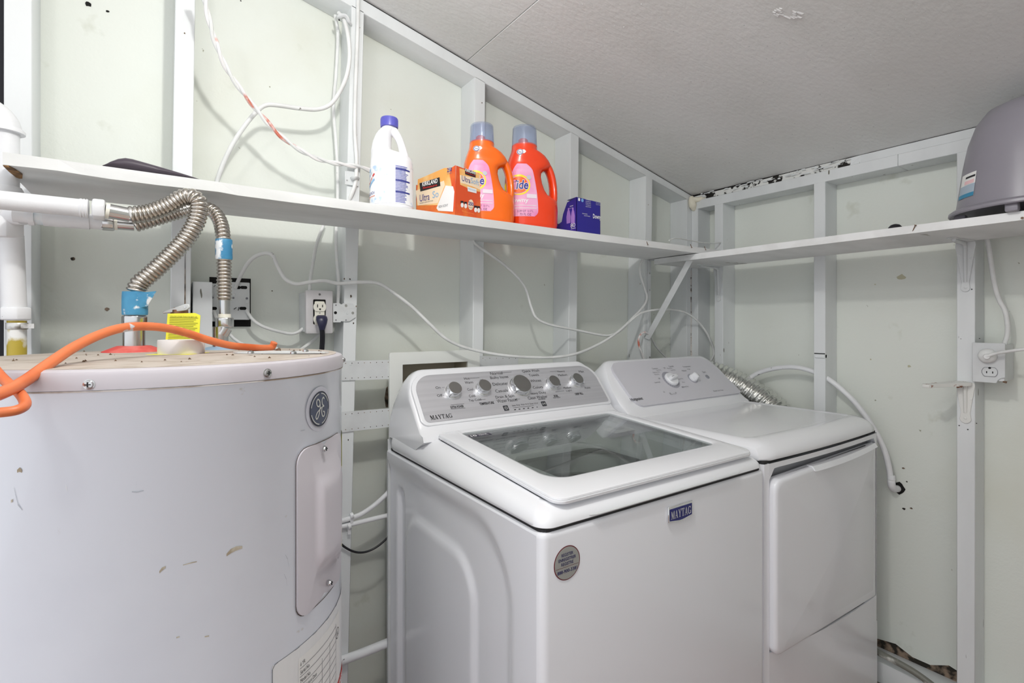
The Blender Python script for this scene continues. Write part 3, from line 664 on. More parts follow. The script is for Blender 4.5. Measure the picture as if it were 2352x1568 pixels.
P2 = 1.236
sup2 = thing('supply_pipe', 'thinner white painted pipe with joined fittings behind the thick supply pipe', 'pipe', (-.4, P2, 1.44))
def sx(px0, px1, r, name, m, py0=None):
    f = lambda px: at(px, 495+(px-50)*.085, y=P2)
    return obj(name, MB().cyl(f(px0), f(px1), r, 24), m, sup2)
sx(30, 90, .0125, 'pipe', PIPEW); sx(66, 80, .0160, 'fitting_ring', PIPEW); sx(76, 104, .0138, 'tape_wrap', mat('pale_blue_tape', (196, 214, 226), .5, col2=(226, 230, 232), nscale=30)); sx(100, 128, .0150, 'coupling', PIPEW)
sx(124, 206, .0152, 'coupling', PIPEW); sx(200, 236, .0135, 'pipe', PIPEW)
f2 = lambda px: at(px, 495+(px-50)*.085, y=P2)
obj('hex_nut', hexnut(MB(), f2(232), f2(263), .0150), STEEL, sup2, bevel=.001, seg=1)
c2 = thing('water_connector', 'corrugated steel water connector with a blue tape band, running to the rear nipple', 'pipe', n2+Vector((0, 0, .046)))
g0, g1 = f2(263), f2(308)
obj('end_tube', MB().cyl(g0, g1, .0112, 24), STEEL, c2); obj('washer_ring', MB().cyl(g0, g0.lerp(g1, .16), .0118, 20), IVORY, c2)
ry = lambda f: P2+(n2.y-P2)*f
path = [g1, at(350, 505, y=P2), at(400, 490, y=P2), at(440, 479, y=ry(.2)), at(470, 478, y=ry(.4)), at(492, 488, y=ry(.6)), at(506, 510, y=ry(.8)), at(512, 540, y=n2.y), at(514, 580, y=n2.y), at(515, 640, y=n2.y), at(515, 690, y=n2.y)]
obj('corrugated_tube', flex(MB(), path, .0142, .0070), FLEXM, c2)
a_, b_ = at(514, 550, y=n2.y), at(514.5, 596, y=n2.y)
obj('tape_sleeve', MB().lathe([(.0148, 0), (.0155, .003), (.0155, (a_-b_).length-.002), (.015, (a_-b_).length)], b_, a_-b_, 28), BLUET, c2)
obj('lower_tube', MB().cyl(at(516, 724, y=n2.y), at(515.5, 688, y=n2.y), .0108, 24), STEEL, c2)
obj('washer_ring', MB().cyl(at(516, 729, y=n2.y), at(516, 721, y=n2.y), .0115, 24), IVORY, c2)
obj('hex_nut', hexnut(MB(), at(516, 752, y=n2.y), at(516, 729, y=n2.y), .0172), STEEL, c2, bevel=.001, seg=1)
obj('coupling', MB().cyl(n2+Vector((0, 0, .03)), at(516, 752, y=n2.y), .0148, 24), STEEL, c2)

# stack of vent / drain pipe at the doorway
VY = 1.292; VX = at(10, 400, y=VY).x
stack = thing('drain_stack', 'white painted vertical pipe with elbow, tee, nuts and clamp beside the dark doorway', 'pipe', (VX, VY, 0))
def vz(py): return at(20, py, y=VY).z
obj('elbow', MB().tube([(VX-.085, VY, vz(262)), (VX-.05, VY, vz(258)), (VX-.022, VY, vz(264)), (VX-.006, VY, vz(282)), (VX, VY, vz(305))], .0255, 24, 8).lathe([(.0285, 0), (.0290, .004), (.0265, .008)], (VX, VY, vz(306)), (0, 0, 1), 28), PIPEW, stack)
obj('pipe', MB().cyl((VX, VY, vz(306)), (VX, VY, vz(450)), .0208, 28), PIPEW, stack)
obj('tee', MB().lathe([(.0235, 0), (.0262, .006), (.0255, .03), (.0262, .05), (.0235, .056)], (VX, VY, vz(500)), (0, 0, 1), 28).cyl((VX, VY, vz(496)), (VX+.03, VY-.03, vz(496)), .018, 20), PIPEW, stack)
obj('hex_nut', hexnut(MB(), (VX, VY, vz(548)), (VX, VY, vz(500)), .0285), PIPEW, stack, bevel=.001, seg=1)
V2 = at(32, 620, y=VY).x
obj('pipe', MB().cyl((V2, VY, vz(708)), (V2-.004, VY, vz(540)), .0180, 28), PIPEW, stack)
obj('hex_nut', hexnut(MB(), (V2+.002, VY, vz(735)), (V2+.002, VY, vz(705)), .0235), PIPEW, stack, bevel=.001, seg=1)
obj('hose_clamp', MB().lathe([(.0150, 0), (.0156, .001), (.0156, .011), (.015, .012)], (V2+.004, VY, vz(756)), (0, 0, 1), 24).box((V2+.012, VY-.018, vz(754)), (V2+.030, VY-.010, vz(743))), mat('clamp_steel', (214, 214, 212), .4, .4, col2=(120, 112, 100), nscale=40), stack)
obj('hose', MB().cyl((V2+.004, VY, .1), (V2+.004, VY, vz(736)), .0138, 24), mat('yellowed_hose', (236, 236, 232), .5, col2=(186, 164, 60), nscale=9, lo=.56, hi=.6), stack)

# orange relief tube arching over the heater
tube_o = thing('relief_tube', 'orange painted copper tube arching across the heater top towards the doorway', 'pipe', at(625, 800, z=HT))
T0 = at(625, 802, z=HT)
dts = [(630, 786, 1.005), (624, 797, 1.005), (606, 799, .985), (570, 797, .95), (530, 793, .915), (480, 781, .875), (430, 765, .84), (380, 753, .80), (330, 749, .765), (280, 753, .73), (230, 768, .695), (170, 797, .65), (110, 837, .60), (55, 876, .555), (5, 902, .52), (-60, 925, .485)]
obj('tube', MB().tube([at(a, b, d=d) for a, b, d in dts], .0064, 18, 10), ORANGE, tube_o)
obj('hook', MB().tube([at(-40, 815, d=.56), at(0, 862, d=.555), at(26, 886, d=.55), at(48, 906, d=.545), at(58, 928, d=.53), at(40, 941, d=.515), at(0, 947, d=.505), at(-50, 948, d=.50)], .0050, 16, 10), ORANGE, tube_o)
obj('valve_stem', MB().cyl(T0, at(626, 795, d=1.005), .006, 16).lathe([(.012, 0), (.011, .004), (.007, .006)], T0, (0, 0, 1), 20), GALV, tube_o)
obj('bolt', MB().cyl(at(634, 806, d=1.0), at(641, 803, d=.985), .0035, 12), NAILM, tube_o)
# relief valve and its tag, tape roll
rv = thing('relief_valve', 'relief valve with grey lever and yellow warning tag behind the tape roll', 'valve', at(400, 806, z=HT))
V0 = Vector((.055, 1.185, HT))
V0 = at(412, 800, z=HT+.004)
obj('body', MB().lathe([(.012, 0), (.012, .05), (.015, .052), (.015, .075), (.009, .08)], V0, seg=20), mat('bronze', (150, 110, 84), .4, .8), rv)
a_, b_ = at(377, 716, d=.985), at(434, 704, d=.985)
dd = (b_-a_).normalized(); up_ = Vector((0, 0, 1)); 
obj('lever', MB().slab([(-.002, -.003), (.02, -.0045), (.044, -.006), (.051, -.002), (.050, .005), (.044, .0065), (.02, .003), (-.002, .001)], a_, dd, (dd.cross(Vector((0, 0, 1)))).cross(dd), -.002, .002), GALV, rv, bevel=.0008, seg=1)
obj('rivet', MB().lathe([(.0022, 0), (.0018, .001)], b_-dd*.006-FWD*.002, -FWD, 10), STEEL, rv)
ta, tb, tc_, td = at(380, 782, d=.96), at(457, 784, d=.96), at(460, 724, d=.965), at(385, 720, d=.965)
tagm = MB(); q = [ta, tb, tc_, tc_+(td-tc_)*.16+Vector((0, 0, .004)), td]; q2 = [v+FWD*.0008 for v in q]
tagm.add(q+q2, [(0, 1, 2, 3, 4), (9, 8, 7, 6, 5)]+[(i, 5+i, 5+(i+1) % 5, (i+1) % 5) for i in range(5)])
tg = obj('warning_tag', tagm, YELLOW, rv, smooth=0)
ux_, uy_ = (tb-ta).normalized(), (td-ta).normalized(); TW, TH = (tb-ta).length, (td-ta).length
strokes('tag_lines', [[(TW*.08, TH*(.86-.062*i)), (TW*(.93-.12*((i*7) % 3)/2), TH*(.86-.062*i))] for i in range(14)], ta-FWD*.0005, ux_, uy_, .0009, mat('tag_ink', (120, 118, 40), .7), tg, lift=.0004)
letters('tag_text', 'FOLLOW OTHER THAN THE BEST USE', ta+ux_*TW*.5+uy_*TH*.90-FWD*.0005, ux_, uy_, TW*.8, .0028, mat('tag_ink', (120, 118, 40), .7), tg, lift=.0005)
rc = at(417, 812, z=HT+.001); rc.z = HT+.0014
roll = tag(obj('tape_roll', MB().lathe([(.020, 0), (.034, 0), (.0345, .001), (.0345, .022), (.034, .0235), (.020, .0235)], rc, seg=48, cap=False).lathe([(.020, .0235), (.020, 0)], rc, seg=48, cap=False), mat('roll_plastic', (236, 232, 230), .45), smooth=40), 'roll of white tape lying on the heater top by the yellow tag', 'tape roll')
obj('yellow_card', MB().slab([(-.036, -.036), (.034, -.034), (.03, .03), (-.032, .026)], Vector((rc.x, rc.y, HT+.0013)), RGT, FWD, -.0002, .0003), YELLOW, roll, smooth=0)

# ================================================================== CABLES, BOXES AND FITTINGS ON THE STUD WALL
def cable(label, pts, r=.0052, m=CABLEP, name='cable', Y=None, X=None, seg=10, flat=1.0, cat='cable'):
    P = []
    for q in pts:
        if len(q) == 3: P.append(at(q[0], q[1], x=q[2]) if X is not None else at(q[0], q[1], y=q[2]))
        else: P.append(at(q[0], q[1], x=X) if X is not None else at(q[0], q[1], y=Y))
    return tag(obj(name, MB().tube(P, r, seg, 7, flat=flat), m), label, cat)
# twisted two-strand cord
P = resample(smooth_path([at(a, b, y=c) for a, b, c in [(462, -30, 1.34), (470, 0, 1.345), (480, 45, 1.35), (496, 100, 1.36), (522, 160, 1.375), (560, 215, 1.39), (598, 262, 1.40), (640, 308, 1.405), (690, 345, 1.41), (740, 368, 1.415), (790, 378, 1.42), (830, 384, 1.425), (862, 398, 1.43)]], 10), .004)
fr = frames(P); cd_ = thing('twisted_cord', 'twisted two-strand cord with reddish paint swooping down from the rafters', 'cable', P[-1])
for ph, m_ in ((0, CABLEP), (PI, CORDRED)):
    Q = [p+(a*math.cos(i*.26+ph)+b*math.sin(i*.26+ph))*.0030 for i, (p, (t, a, b)) in enumerate(zip(P, fr))]
    obj('strand', MB().tube(Q, .0040, 8, 0), m_, cd_)
cable('stiff white cable looping from the pipe clip across to the shelf back', [(778, 30, 1.46), (790, 45, 1.44), (800, 85, 1.425), (803, 130, 1.42), (796, 175, 1.42), (778, 215, 1.42), (757, 241, 1.425), (728, 251, 1.43), (690, 249, 1.43), (640, 242, 1.43), (612, 241, 1.43), (592, 254, 1.43), (565, 285, 1.44), (538, 325, 1.45), (515, 370, 1.46), (500, 412, 1.47), (492, 450, 1.48)], .0056)
cable('white cable running down the left side of the second stud behind the shelf', [(770, 35, 1.50), (776, 80, 1.50), (772, 170, 1.50), (766, 245, 1.50), (771, 320, 1.50), (775, 390, 1.495), (775, 470, 1.49), (772, 540, 1.485), (774, 600, 1.475), (778, 650, 1.46), (776, 697, 1.45)], .0048)
cable('white cable fixed down the face of the second stud above the shelf', [(823, -20, 1.43), (821, 80, 1.43), (816, 220, 1.43), (815, 300, 1.43), (819, 370, 1.43), (816, 420, 1.43), (806, 450, 1.435), (796, 470, 1.455)], .0056)
cable('short white cable curving down from the shelf into the outlet box', [(748, 505, 1.50), (738, 530, 1.49), (726, 565, 1.475), (718, 610, 1.465), (713, 640, 1.46), (711, 672, 1.455)], .0046)
cable('long white cable sagging from the junction box past the washer to the corner brace', [(540, 662, 1.500), (556, 626, 1.485), (578, 595, 1.47), (605, 582, 1.455), (626, 586, 1.445), (638, 612, 1.44), (655, 640, 1.435), (680, 652, 1.43), (710, 648, 1.425), (745, 645, 1.423), (780, 651, 1.42), (830, 648, 1.42), (872, 652, 1.42), (912, 678, 1.415), (950, 708, 1.41), (985, 742, 1.40), (1022, 776, 1.395), (1060, 795, 1.39), (1100, 806, 1.385), (1150, 815, 1.38), (1210, 820, 1.375), (1275, 820, 1.37), (1330, 810, 1.37), (1385, 785, 1.38), (1425, 757, 1.39), (1455, 728, 1.40), (1478, 703, 1.415), (1486, 683, 1.425), (1480, 660, 1.43), (1471, 632, 1.43), (1470, 608, 1.43), (1480, 590, 1.435)], .0049)
cable('white cable dropping from under the shelf and arching to the dryer duct', [(1084, 545, 1.43), (1092, 560, 1.425), (1120, 580, 1.42), (1158, 608, 1.415), (1190, 638, 1.41), (1208, 665, 1.41), (1220, 705, 1.41), (1232, 730, 1.405), (1262, 745, 1.40), (1320, 757, 1.395), (1380, 769, 1.395), (1405, 769, 1.395), (1428, 757, 1.395), (1450, 735, 1.395), (1475, 718, 1.395), (1510, 711, 1.39), (1545, 711, 1.385), (1575, 718, 1.38), (1600, 735, 1.375), (1622, 762, 1.365), (1635, 790, 1.36), (1640, 812, 1.355), (1632, 830, 1.35)], .0045)
cable('small cable loop with red paint hanging beside the diagonal strut', [(1490, 768, 1.425), (1482, 763, 1.42), (1473, 767, 1.42), (1467, 778, 1.42), (1468, 795, 1.42), (1475, 812, 1.42), (1482, 835, 1.425)], .0040, m=CORDRED)
cable('short white cable tail hanging behind the strut foot', [(1494, 770, 1.45), (1500, 783, 1.46), (1510, 800, 1.47), (1527, 818, 1.48), (1545, 835, 1.49)], .0036)
cable('thin white cord lying over the corner of the two shelves', [(1537, 552, 1.25), (1552, 547, 1.26), (1580, 551, 1.28), (1612, 557, 1.29), (1640, 558.5, 1.29), (1665, 555.5, 1.29), (1695, 552.5, 1.29), (1725, 555, 1.28), (1757, 564, 1.26)], .0024)
cable('white cable curling from the lower junction box hole', [(560, 700, 1.51), (568, 716, 1.50), (582, 735, 1.49), (605, 750, 1.485), (640, 761, 1.485), (668, 766, 1.485), (685, 762, 1.485), (696, 754, 1.485)], .0042)
cable('white cable end hanging left of the corrugated connector below the box', [(488, 700, 1.515), (492, 718, 1.505), (504, 740, 1.495), (530, 770, 1.49), (548, 785, 1.485), (580, 803, 1.48)], .0042)
cable('white cable slanting down to the heater from behind the outlet', [(735, 766, 1.49), (715, 785, 1.47), (695, 800, 1.45), (670, 818, 1.42)], .0044)
# pipe strap clips
cl = thing('pipe_strap', 'white pipe strap holding cables below the sloping top plate', 'clip', at(790, 45, y=1.42))
obj('strap', MB().tube([at(772, 46, y=1.47), at(776, 40, y=1.44), at(786, 36, y=1.43), at(795, 38, y=1.425), at(801, 50, y=1.428), at(806, 58, y=1.435)], .0052, 8, 5, flat=.35), GALV, cl)
obj('screw', MB().lathe([(.0025, 0), (.002, .0015)], at(779, 46, y=1.44), (0, -1, 0), 10), INK, cl)
cl2 = thing('cable_clip', 'square white cable clip on the second stud just above the shelf', 'clip', at(808, 416, y=1.43))
obj('plate', MB().box(tuple(at(791, 424, y=1.437)), tuple(at(824, 396, y=1.432))), GALV, cl2, bevel=.001, seg=1)
obj('bridge', MB().tube([at(806, 412, y=1.436), at(811, 409, y=1.420), at(818, 409, y=1.420), at(823, 412, y=1.436)], .0058, 8, 5, flat=.4), GALV, cl2)
for q in ((797, 414), (822, 413)): obj('screw', MB().lathe([(.0022, 0), (.0018, .0014)], at(q[0], q[1], y=1.432), (0, -1, 0), 10), STEEL, cl2)

# junction box with knockouts in its rough hole
jb = thing('junction_box', 'painted metal junction boxes set in a rough black hole between studs', 'junction box', at(528, 745, y=1.51))
def wrect(px0, py0, px1, py1, y, th=.002, r=0):
    a, b = at(px0, py1, y=y), at(px1, py0, y=y)
    return a, b
def wbox(px0, py0, px1, py1, y0, y1):
    a, b = at(px0, py1, y=y0), at(px1, py0, y=y0); return MB().box((a.x, y0, a.z), (b.x, y1, b.z))
obj('hole', wbox(481, 640, 576, 750, 1.5285, 1.531), DARK, jb)
obj('box', wbox(482, 652, 526, 738, 1.505, 1.545), GALV, jb, bevel=.002)
obj('box', wbox(528, 649, 574, 734, 1.500, 1.545), GALV, jb, bevel=.002)
for q in ((489, 674, .004), (488, 683, .003), (537, 676, .004), (536, 684, .0026), (567, 685, .003), (568, 693, .004)):
    pc = at(q[0], q[1], y=1.4995 if q[0] > 528 else 1.5045); obj('knockout', MB().lathe([(q[2], 0), (q[2]*.9, .0008)], pc, (0, -1, 0), 14), INKGREY if q[2] < .0035 else GALV, jb)
for q in ((545, 660), (560, 660), (558, 708), (490, 708)):
    pc = at(q[0], q[1], y=1.4995 if q[0] > 528 else 1.5045); obj('cable_hole', MB().slab(rrect(.016, .008, .0035, 3), pc, (1, 0, 0), (0, 0, 1), 0, .0006), DARK, jb, smooth=0)
for q in ((491, 658, 495, 655), (537, 710, 543, 706), (547, 713, 549, 705)):
    pa_, pb_ = at(q[0], q[1], y=1.4992), at(q[2], q[3], y=1.4992)
    obj('slot', MB().tube([pa_, pb_], .0008, 6, 2), INK, jb)
# left outlet
oy = 1.432
lo_ = thing('wall_outlet', 'grey steel outlet box with ivory receptacle and a black plug pushed in', 'outlet', at(734, 766, y=oy))
a, b = at(703, 766, y=oy), at(764.5, 668, y=oy); cxo, czo, wo, ho = (a.x+b.x)/2, (a.z+b.z)/2, b.x-a.x, b.z-a.z
obj('cover_plate', MB().ring(rrect(wo, ho, .004, 4), rrect(wo*.47, ho*.58, .003, 4, 0, -.0), (cxo, oy, czo), (1, 0, 0), (0, 0, 1), -.018, .0), GREYPL, lo_, bevel=.0015)
obj('box_back', MB().box((cxo-wo*.46, oy+.006, czo-ho*.46), (cxo+wo*.46, 1.528, czo+ho*.46)), GALV, lo_)
obj('recess', MB().box((cxo-wo*.25, oy+.004, czo-ho*.3), (cxo+wo*.25, oy+.006, czo+ho*.3)), DARK, lo_)
def receptacle(par, o, ux, uy, w, h, m=IVORY, faces=(.25, -.25)):
    ux, uy = Vector(ux), Vector(uy); n = ux.cross(uy)
    rc_ = obj('receptacle', MB().slab(rrect(w*.78, h*.98, .003, 3), o, ux, uy, -.004, .0006), m, par, bevel=.0006, seg=1)
    for fy in faces:
        c = Vector(o)+uy*fy*h
        pts = [(p[0], max(min(p[1], h*.185), -h*.185)) for p in ell(w*.5, w*.5, 28)]
        fc = obj('socket_face', MB().slab(pts, c, ux, uy, -.002, .0032), m, rc_, bevel=.0008, seg=1)
        for dx, hh in ((-.2, .0085), (.2, .0070)):
            obj('slot', MB().slab(rrect(.0022, hh, .0004, 1), c+ux*dx*w+uy*h*.045, ux, uy, .003, .0036), DARK, fc, smooth=0)
        obj('ground_hole', MB().slab([(p[0], p[1]) for p in ell(.0024, .0024, 12)], c-uy*h*.09, ux, uy, .003, .0036), DARK, fc, smooth=0)
    obj('screw', MB().lathe([(.0022, 0), (.0018, .001)], Vector(o)+n*.001, n, 10), STEEL, rc_)
    return rc_
receptacle(lo_, (cxo, oy-.001, czo-.003), (1, 0, 0), (0, 0, 1), wo*.47, ho*.56)
obj('screw', MB().lathe([(.003, 0), (.0024, .0015)], (cxo, oy-.0005, czo+ho*.41), (0, -1, 0), 12), mat('dull_screw', (120, 120, 120), .4, .8), lo_)
pg = thing('plug_cord', 'black appliance plug and flat cord hanging from the grey outlet box', 'plug', (cxo+.002, oy-.02, czo-.03))
pc = Vector((cxo+.001, oy-.006, czo-.0185))
secs = []
for w_, z_, yo, th in ((.0085, .010, -.004, .006), (.0140, .006, -.010, .009), (.0150, -.002, -.014, .010), (.0125, -.012, -.016, .010), (.0090, -.022, -.016, .008), (.0072, -.030, -.015, .006)):
    secs.append([(pc.x+w_*math.cos(2*PI*i/16), pc.y+yo+th*math.sin(2*PI*i/16), pc.z+z_) for i in range(16)])
obj('plug', MB().loft(secs), NAVYP, pg)
for dx in (-.0042, 0, .0042):
    obj('cord', MB().tube([(pc.x+dx, pc.y-.015, pc.z-.028), (pc.x+dx+.002, pc.y-.012, pc.z-.05), (pc.x+dx+.002, pc.y-.004, pc.z-.085), (pc.x+dx+.0, pc.y+.01, pc.z-.16), (pc.x+dx, pc.y+.02, pc.z-.30)], .0026, 8, 5), BLACKP, pg)
mt = thing('mounting_plate', 'small perforated metal plate joining the grey outlet box to the stud', 'bracket', at(792, 740, y=1.434))
a = at(765, 740, y=1.435); b = at(817, 697, y=1.435); w_, h_ = b.x-a.x, b.z-a.z
obj('plate', MB().slab([(0, 0), (w_*.32, 0), (w_*.34, .003), (w_*.72, .003), (w_*1.0, h_*.28), (w_*1.0, h_*.72), (w_*.86, h_), (w_*.42, h_), (w_*.40, h_*.95), (w_*.32, h_*.95), (w_*.30, h_), (0, h_)], (a.x, 1.4355, a.z), (1, 0, 0), (0, 0, 1), 0, .0016), GALV, mt, smooth=0)
for fx, fy, r_, m_ in ((.10, .5, .0042, DARK), (.62, .5, .0042, GALV), (.56, .88, .004, STEEL), (.86, .5, .004, STEEL), (.12, .12, .002, INKGREY), (.56, .12, .002, INKGREY), (.12, .9, .002, INKGREY)):
    obj('screw' if m_ is STEEL else 'hole', MB().lathe([(r_, 0), (r_*.9, .0009)], (a.x+w_*fx, 1.4340, a.z+h_*fy), (0, -1, 0), 14), m_, mt)

# perforated steel straps
def strap(label, px0, y00, y01, px1, y10, y11, Y=1.4345, rows=2, nh=8):
    a0, a1, b0, b1 = at(px0, y01, y=Y), at(px0, y00, y=Y), at(px1, y11, y=Y), at(px1, y10, y=Y)
    t = thing('steel_strap', label, 'metal strap', a0)
    obj('plate', MB().hexa([a0, b0, b0+Vector((0, .0014, 0)), a0+Vector((0, .0014, 0)), a1, b1, b1+Vector((0, .0014, 0)), a1+Vector((0, .0014, 0))]), GALV, t, smooth=0)
    for i in range(nh):
        for f in (.12, .88)[:rows]:
            u = (i+.6)/nh; p = a0.lerp(b0, u).lerp(a1.lerp(b1, u), f)
            obj('hole', MB().slab(ell(.0013, .0013, 8), p, (1, 0, 0), (0, 0, 1), 0, .0004), CRACK, t, smooth=0)
    for u, f in ((.17, .82), (.17, .08)):
        p = a0.lerp(b0, u).lerp(a1.lerp(b1, u), f); obj('nail_head', MB().lathe([(.0035, 0), (.003, .001)], p, (0, -1, 0), 12), GALV, t)
    return t
strap('white steel strap running from the second stud to the laundry box, upper one', 785, 829, 874, 897, 826, 870)
strap('white steel strap running from the second stud to the laundry box, lower one', 785, 946, 993, 897, 937, 980)
strap('white steel strap on the stud right of the laundry box frame', 1100, 817, 862, 1190, 819, 850, nh=6)
# laundry outlet box frame behind the washer
lb = thing('laundry_box', 'white square laundry outlet frame recessed in the wall behind the washer', 'laundry box', at(998, 1010, y=1.43))
a = at(895, 1040, y=1.428); b = at(1102, 803, y=1.428); ia = at(925, 1020, y=1.428); ib = at(1075, 830, y=1.428)
cx_, cz_ = (a.x+b.x)/2, (a.z+b.z)/2
outer = rrect(b.x-a.x, b.z-a.z, .005, 3); inner = rrect(ib.x-ia.x, ib.z-ia.z, .001, 3, (ia.x+ib.x)/2-cx_, (ia.z+ib.z)/2-cz_)
obj('frame', MB().ring(outer, inner, (cx_, 1.428, cz_), (1, 0, 0), (0, 0, 1), -.009, 0), WASHBOX, lb, bevel=.001, seg=1)
mb = MB(); q0 = [(ia.x-.001, 1.437, ia.z), (ib.x+.001, 1.437, ia.z), (ib.x+.001, 1.437, ib.z+.001), (ia.x-.001, 1.437, ib.z+.001)]; q1 = [(x, 1.522, z) for x, y, z in q0]
mb.add(q0+q1, [(4, 5, 6, 7), (0, 1, 5, 4), (1, 2, 6, 5), (2, 3, 7, 6), (3, 0, 4, 7)])
obj('recess', mb, WASHBOXIN, lb, smooth=0)
obj('valve', MB().lathe([(.010, 0), (.010, .02), (.016, .022), (.016, .034), (.006, .036)], (ia.x+.02, 1.47, ia.z+.07), (0, 0, 1), 16), mat('valve_brass', (176, 150, 110), .4, .8), lb)
obj('dirt_streak', MB().slab([(-.004, 0), (.003, 0), (.004, .03), (.002, .065), (-.003, .06), (-.008, .03), (-.006, .012)], at(889, 935, y=YW-.0008), (1, 0, 0), (0, 0, 1), 0, .0006), CRACK, wall_left, smooth=0)

# low pipes and wire between heater and washer
cable('white pipe curving up behind the washer just above the straight pipe', [(770, 1200, 1.44), (795, 1193, 1.435), (830, 1180, 1.43), (862, 1158, 1.425), (890, 1132, 1.42), (915, 1100, 1.42)], .0068, PIPEW, 'water_pipe', cat='pipe')
cable('straight white pipe clipped across the second stud behind the washer', [(770, 1213, 1.435), (830, 1198, 1.43), (892, 1183, 1.425), (940, 1172, 1.42)], .0068, PIPEW, 'water_pipe', cat='pipe')
cable('thick white pipe low between heater and washer', [(770, 1522, 1.43), (830, 1500, 1.43), (897, 1473, 1.425), (950, 1452, 1.42)], .0125, PIPEW, 'drain_pipe', cat='pipe', seg=16)
cable('thin black wire sagging between heater and washer', [(775, 1240, 1.428), (792, 1256, 1.428), (815, 1267, 1.428), (840, 1267, 1.428), (866, 1255, 1.428), (892, 1232, 1.428), (915, 1200, 1.428)], .0030, BLACKP, 'black_wire')
for lbl, q in (('white pipe clip on the curved pipe beside the heater', (808, 1184)), ('white pipe clip on the straight pipe beside the heater', (802, 1208))):
    p = at(q[0], q[1], y=1.428); t = thing('pipe_clip', lbl, 'clip', p)
    obj('band', MB().lathe([(.0078, -.004), (.0085, -.004), (.0085, .004), (.0078, .004)], p, (1, 0, .2), 16), PIPEW, t)
    obj('tab', MB().box((p.x-.004, p.y-.002, p.z-.022), (p.x+.004, p.y+.001, p.z-.004)), PIPEW, t)

# ================================================================== RIGHT WALL FITTINGS
cable('white cable coming down from under the shelf to the outlet with the round plug', [(2262, 535), (2270, 560), (2276, 600), (2284, 650), (2295, 688), (2308, 712), (2314, 745), (2313, 772), (2303, 800)], .0062, X=2.005)
ox = 1.952
ro = thing('wall_outlet', 'white painted outlet box with round plug on the stud above the bent bracket', 'outlet', at(2270, 876, x=ox))
a = at(2233, 876, x=ox); b = at(2309, 788, x=ox); wy, hz = a.y-b.y, b.z-a.z; cyo, czo = (a.y+b.y)/2, (a.z+b.z)/2
pts = rrect(wy, hz, .003, 3)
pts = [p for p in pts if not (p[0] > wy/2-.02 and p[1] < -hz/2+.02)]
i_ = 0
pts = [(wy/2-.018, -hz/2), (wy/2-.016, -hz/2+.008), (wy/2-.010, -hz/2+.014), (wy/2, -hz/2+.017), (wy/2, hz/2-.002), (wy/2-.002, hz/2), (-wy/2, hz/2), (-wy/2, -hz/2)]
obj('cover_plate', MB().slab(pts, (ox, cyo, czo), (0, -1, 0), (0, 0, 1), -.004, 0), GALV, ro, bevel=.001, seg=1)
obj('box_back', MB().box((ox+.004, cyo-wy*.46, czo-hz*.44), (XW-.002, cyo+wy*.10, czo+hz*.46)), GALV, ro)
rcc = Vector((ox-.0004, cyo-.003, czo-.026))
rf_ = obj('socket_face', MB().slab([(p[0], max(min(p[1], .0125), -.0125)) for p in ell(.0165, .0165, 28)], rcc, (0, -1, 0), (0, 0, 1), -.001, .001), GALV, ro, bevel=.0005, seg=1)
strokes('socket_outline', [[(p[0]*1.03, p[1]*1.03) for p in [(q[0], max(min(q[1], .0125), -.0125)) for q in ell(.0165, .0165, 36)]+[(.0165, 0)]]], rcc, (0, -1, 0), (0, 0, 1), .0010, INKGREY, ro, lift=.0012)
for dx in (-.0065, .0065): obj('slot', MB().slab(rrect(.002, .006, .0004, 1), rcc+Vector((0, -dx, -.001)), (0, -1, 0), (0, 0, 1), .001, .0016), DARK, rf_, smooth=0)
obj('ground_hole', MB().slab(ell(.0032, .0028, 12), rcc+Vector((0, 0, .0115)), (0, -1, 0), (0, 0, 1), .001, .0016), DARK, rf_, smooth=0)
obj('screw', MB().cyl((ox+.006, cyo-wy*.5+.006, czo-hz*.5+.006), (ox+.006, cyo-wy*.5-.002, czo-hz*.5+.004), .003, 10), NAILM, ro)
pl_ = thing('round_plug', 'painted round plug with white cord in the outlet on the right-hand wall', 'plug', (ox-.02, cyo, czo+.018))
pcn = Vector((ox-.001, cyo+.001, czo+.020))
obj('plug', MB().lathe([(.0205, 0), (.0205, .006), (.0185, .012), (.014, .016), (.008, .020), (.0065, .026), (.0, .026)], pcn, (-1, -.12, -.05), 32), mat('painted_plug', (230, 231, 230), .4, col2=(40, 38, 60), nscale=24, lo=.64, hi=.66), pl_)
obj('cord', MB().tube([pcn+Vector((-.022, -.002, -.001)), at(2290, 811, x=1.925), at(2320, 806, x=1.92), at(2360, 801, x=1.915), at(2420, 797, x=1.90), at(2480, 800, x=1.88)], .0043, 10, 6), CABLEP, pl_)
# curved conduit with elbow, foil duct
cn = thing('conduit', 'white painted conduit arching behind the dryer to an elbow in the wall', 'conduit', at(2048, 1110, x=2.0))
obj('pipe', MB().tube([at(q[0], q[1], x=x_) for q, x_ in [((1715, 872), 1.985), ((1745, 855), 1.985), ((1785, 845), 1.985), ((1825, 843), 1.985), ((1865, 852), 1.985), ((1905, 872), 1.985), ((1945, 905), 1.985), ((1980, 944), 1.99), ((2012, 993), 1.995), ((2032, 1036), 2.0), ((2042, 1075), 2.005), ((2045, 1100), 2.008)]], .0088, 16, 7), PIPEW, cn)
obj('connector', MB().lathe([(.0100, 0), (.0112, .001), (.0112, .006), (.0100, .008), (.0118, .010), (.0118, .022), (.011, .024)], at(2047, 1108, x=2.01), (0, 0, 1), 20), PIPEW, cn)
e_ = at(2047, 1106, x=2.01)
obj('elbow', MB().tube([e_, e_+Vector((.004, 0, -.014)), e_+Vector((.018, -.001, -.026)), e_+Vector((.042, -.003, -.030))], .0115, 16, 6), PIPEW, cn)
